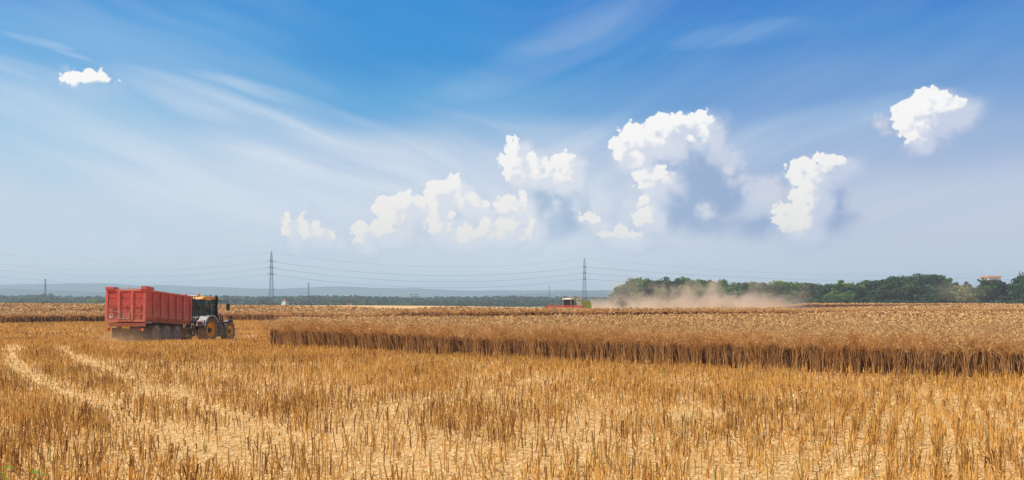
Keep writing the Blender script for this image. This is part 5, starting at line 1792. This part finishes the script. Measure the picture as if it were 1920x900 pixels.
def combine():
    Y = 203.0; px = 1074
    x = at(px, Y); zg = CAMZ + (HOR - 557.6) * Y / F - 3.85
    a = R(30)
    # local +y is the driving direction, towards the viewer and left
    t = empty('combine_harvester', (x, Y, zg), math.pi - a)
    tag(t, 'pale green combine harvester with a wide red header cutting beyond the crop', 'combine harvester')
    M['c_green'] = material('combine_green', lin(176, 192, 70), 0.5, col2=lin(138, 156, 56), scale=1.2)
    M['c_white'] = material('combine_white', lin(238, 238, 226), 0.5, col2=lin(206, 208, 192), scale=1.2)
    M['c_red'] = material('header_red', lin(222, 86, 46), 0.5, col2=lin(182, 60, 38), scale=1.0)
    M['c_tan'] = material('dusty_lid', lin(196, 160, 128), 0.8, var=0.2)
    b = MB(); b.prism([(-6.9, 1.6), (-5.6, .95), (1.2, .95), (1.2, 3.2), (-5.4, 3.15), (-6.7, 2.75)], -1.45, 1.45, 'x')
    b.build('body', M['c_green'], t, bev=0.08)
    for s in (-1, 1):
        MB().prism([(-1.2, 1.7), (1.15, 1.7), (1.15, 3.0), (-.6, 3.0), (-1.2, 2.7)], s * 1.452, s * 1.60, 'x').build('side_panel', M['c_white'], t, bev=0.05)
    MB().prism([(-1.9, 3.12), (.9, 3.12), (1.1, 3.66), (-2.1, 3.66)], -1.4, 1.4, 'x').build('grain_tank', M['c_white'], t, bev=0.04)
    e = MB(); e.prism([(-2.15, 3.67), (-.7, 3.68), (-.7, 3.76), (-2.3, 3.85)], -1.45, 1.45, 'x'); e.prism([(-.6, 3.67), (1.15, 3.67), (1.3, 3.88), (-.6, 3.76)], -1.45, 1.45, 'x')
    e.build('tank_lid', M['c_tan'], t)
    # cab
    g = MB(); g.add([(-.95, 1.25, 1.75), (.95, 1.25, 1.75), (.95, 2.75, 1.75), (-.95, 2.75, 1.75), (-.95, 1.25, 3.35), (.95, 1.25, 3.35), (.95, 2.95, 3.35), (-.95, 2.95, 3.35)],
                    [(0, 1, 5, 4), (1, 2, 6, 5), (2, 3, 7, 6), (3, 0, 4, 7), (4, 5, 6, 7), (3, 2, 1, 0)])
    cb = g.build('cab', M['black'], t)
    MB().prism([(1.15, 3.36), (3.2, 3.36), (3.15, 3.58), (1.2, 3.66)], -1.1, 1.1, 'x').build('cab_roof', M['c_white'], t, bev=0.05)
    cf = MB()
    for s in (-1, 1):
        cf.tube([(s * .97, 2.77, 1.75), (s * .97, 2.97, 3.36)], .05, 5); cf.tube([(s * .97, 1.25, 1.75), (s * .97, 1.25, 3.36)], .09, 5)
    cf.box(-1.0, 1.0, 2.6, 2.8, 1.55, 1.75)
    cf.build('cab_frame', M['c_white'], t)
    # unloading pipe folded back along the left side
    p = MB(); p.tube([(1.5, .3, 2.9), (1.75, -.6, 3.15), (1.75, -6.9, 3.2)], .21, 10); p.tube([(1.75, -6.8, 3.2), (1.75, -7.3, 2.9)], .26, 10, .2)
    p.build('unloading_pipe', M['c_green'], t)
    MB().tube([(1.75, -6.8, 3.2), (1.75, -7.4, 2.85)], .29, 10, .24).build('pipe_spout', M['black'], t)
    MB().prism([(-6.8, .9), (-6.0, .6), (-5.7, 1.2), (-6.9, 1.58)], -1.1, 1.1, 'x').build('straw_chopper', M['black'], t)
    # feeder house
    MB().prism([(1.2, 1.1), (1.2, 1.75), (3.6, 1.15), (3.6, .45)], -.75, .75, 'x').build('feeder_house', M['c_green'], t)
    for s in (-1, 1):
        wheel(t, (s * 1.45, .9, .95), .95, .7, .5, M['white'], 18, .05, side=s)
        wheel(t, (s * 1.25, -4.4, .62), .62, .45, .32, M['white'], 18, .04, side=s)
    # header, raised a little over the crop
    H = 4.3; hz = 1.08
    h = MB()
    h.prism([(3.6, hz), (3.62, hz + .62), (3.75, hz + .62), (3.8, hz + .12), (5.0, hz + .02), (5.0, hz - .05), (3.6, hz - .08)], -H, H, 'x')
    for s in (-1, 1):
        h.prism([(3.55, hz - .1), (3.55, hz + 1.0), (4.6, hz + .75), (5.9, hz + .05), (5.9, hz - .1)], s * H, s * (H + .10), 'x')
    hd = h.build('header', M['c_red'], t)
    r = MB(); r.tube([(-H + .1, 4.75, hz + .62), (H - .1, 4.75, hz + .62)], .09, 8)
    for k in range(5):
        an = k * math.pi * 2 / 5
        yy, zz = 4.75 + .40 * math.cos(an), hz + .62 + .40 * math.sin(an)
        r.tube([(-H + .1, yy, zz), (H - .1, yy, zz)], .035, 5)
        for i in range(6):
            xx = -H + .2 + i * (2 * H - .4) / 5
            r.tube([(xx, 4.75, hz + .62), (xx, yy, zz)], .03, 4)
        for i in range(40):
            xx = -H + .2 + i * (2 * H - .4) / 39
            r.tube([(xx, yy, zz), (xx, yy + .05, zz - .2)], .012, 3)
    r.build('reel', M['c_red'], hd)
    ag = MB(); ag.tube([(-H + .1, 4.1, hz + .38), (H - .1, 4.1, hz + .38)], .26, 10); ag.build('auger', M['c_tan'], hd)


combine()


# ---------------------------------------------------------------- green weeds near the lower left corner
M['weed'] = material('weed_leaf', lin(128, 196, 40), 0.5, col2=lin(70, 132, 26), scale=20.0, trans=0.3)


def weed(px, py, size, n, label, seed):
    g = random.Random(seed)
    x, y = px2g(px, py); z = gz(x, y) + float(near_bump(np.array([x]), np.array([y]))[0])
    t = empty('weed', (x, y, z), g.uniform(0, 6)); tag(t, label, 'weed', None)
    s = MB(); s.tube([(0, 0, -.02), (.01, 0, size * .5), (0, .01, size)], .004, 5, .002); s.build('stem', M['weed'], t)
    for k in range(n):
        a = k * 2.4 + g.uniform(-.3, .3); z0 = size * (.25 + .75 * k / n); L = size * g.uniform(.35, .6)
        vs, m = [], 7
        for i in range(m):
            u = i / (m - 1); w = L * .30 * math.sin(math.pi * min(1, u * .9 + .08)) ** .8
            r = L * u; zz = z0 + L * (.5 * u - .45 * u * u)
            for e, dz in ((-1, .35), (0, 0), (1, .35)):
                vs.append((math.cos(a) * r - math.sin(a) * w * e, math.sin(a) * r + math.cos(a) * w * e, zz + w * dz * abs(e)))
        fs = [(i * 3 + j, i * 3 + j + 1, i * 3 + j + 4, i * 3 + j + 3) for i in range(m - 1) for j in range(2)]
        MB().add(vs, fs).build('leaf', M['weed'], t, smooth=True)


weed(2, 912, .27, 6, 'green weed at the left edge, leaf cut by the corner', 1)
weed(70, 918, .26, 6, 'bright green leafy weed poking through the stubble at the bottom left', 2)
weed(44, 945, .27, 5, 'low green weed at the bottom edge between the two others', 3)
weed(98, 948, .26, 5, 'small green weed at the bottom edge, right of the leafy one', 4)

# ---------------------------------------------------------------- air: haze over the plain, dust in the field
def haze():
    m = bpy.data.materials.new('haze_air'); m.use_nodes = True
    nt = m.node_tree
    nt.nodes.remove(nt.nodes['Principled BSDF'])
    v = nt.nodes.new('ShaderNodeVolumePrincipled')
    v.inputs['Color'].default_value = (0.66, 0.84, 1.0, 1)
    v.inputs['Density'].default_value = 0.00026
    v.inputs['Anisotropy'].default_value = 0.0
    nt.links.new(v.outputs[0], nt.nodes['Material Output'].inputs['Volume'])
    m.cycles.homogeneous_volume = True
    o = MB().box(-6000, 6000, -300, 6700, -7, 120).build('haze', m)
    tag(o, kind='stuff')


haze()


def dust(name, label, cen, half, rz, dens, col, shape, nscale, seed, aniso=0.2):
    """a cloud of dust inside its own box; shape(t, x, y, z) gives the envelope in box coordinates -1..1"""
    m = bpy.data.materials.new(name + '_air'); m.use_nodes = True
    nt = m.node_tree; t = NT(nt)
    nt.nodes.remove(nt.nodes['Principled BSDF'])
    tcn = nt.nodes.new('ShaderNodeTexCoord'); co = X(t, tcn.outputs['Object'])
    x, y, z = t.sep(co)
    nx_, ny_, nz_ = x * (1 / half[0]), y * (1 / half[1]), z * (1 / half[2])
    n = t.noise(t.vm('ADD', co, (seed * 13.1, seed * 3.7, 0)), nscale, 4.0, 0.6, 0.3)
    env = shape(t, nx_, ny_, nz_, n)
    v = nt.nodes.new('ShaderNodeVolumePrincipled')
    v.inputs['Color'].default_value = tuple(col) + (1,)
    v.inputs['Anisotropy'].default_value = aniso
    t.put(v.inputs['Density'], env * dens)
    nt.links.new(v.outputs[0], nt.nodes['Material Output'].inputs['Volume'])
    o = MB().box(-half[0], half[0], -half[1], half[1], -half[2], half[2]).build(name, m)
    o.location = cen; o.rotation_euler = (0, 0, rz)
    tag(o, label, 'dust', kind='stuff')
    return o


def plume(t, x, y, z, n):
    # x from -1 at the combine to 1 far right; taller and thinner as it drifts away
    h = t.ss(x, -1.0, 0.0, 0.46, 0.95)
    up = (z + 1.0) * 0.5                                   # 0 ground .. 1 top
    top = h * (0.45 + 1.0 * t.ss(n, 0.30, 0.72))
    v = t.ss(up / top, 0.30, 1.0, 1.0, 0.0)
    side = t.ss(t.m('ABSOLUTE', y), 0.4, 0.95, 1.0, 0.0)
    ends = t.ss(x, -1.0, -0.93) * t.ss(x, 0.1, 0.9, 1.0, 0.0)
    return v * side * ends * t.ss(n, 0.38, 0.60, 0.10, 1.25) * t.ss(up, 0.0, 0.6, 1.0, 0.45)


Yp = 214
x0, x1 = at(1094, Yp), at(1580, Yp)
dust('dust_plume', 'tan dust plume trailing right from the combine harvester before the wood',
     ((x0 + x1) / 2, Yp + 4, 3.6), ((x1 - x0) / 2, 9, 4.4), 0, 0.30, lin(246, 232, 212), plume, 0.24, 1)


def wisp(t, x, y, z, n):
    r = t.vm('LENGTH', t.comb(x, y, z * 0.9))
    return t.ss(r + (n - 0.5) * 1.2, 0.15, 0.85, 1.0, 0.0)


dust('dust_wisp', 'thin pale dust rising high over the left end of the wood', (at(1175, 225), 228, 6.0), (9, 8, 4.6), 0, 0.035, lin(244, 236, 222), wisp, 0.22, 5)
dust('dust_wisp', 'brown dust puff low in front of the dark wood', (at(1452, 222), 222, 2.0), (5, 5, 1.8), 0, 0.16, lin(226, 186, 146), wisp, 0.5, 9)
dust('dust_wisp', 'thin dust haze over the olive trees right of the tallest dome', (at(1800, 350), 350, 6.0), (16, 10, 6), 0, 0.018, lin(226, 222, 196), wisp, 0.15, 3)


def low_dust(t, x, y, z, n):
    up = (z + 1.0) * 0.5
    r = t.vm('LENGTH', t.comb(x, y, 0.0))
    return t.ss(up + (n - 0.5) * 0.9, 0.15, 0.85, 1.0, 0.0) * t.ss(r, 0.45, 1.0, 1.0, 0.0) * t.ss(n, 0.3, 0.6, 0.3, 1.0)


dust('dust_cloud', 'brown dust swirling under and behind the red trailer', (-23.6, 58.6, 0.45), (2.6, 5.4, 0.95), R(-2), 0.34, lin(224, 196, 162), low_dust, 0.8, 2)
dust('dust_cloud', 'brown dust hanging round the tractor wheels', (-22.0, 68.0, 0.1), (2.8, 4.0, 1.0), R(-9), 0.08, lin(224, 196, 162), low_dust, 0.8, 4)
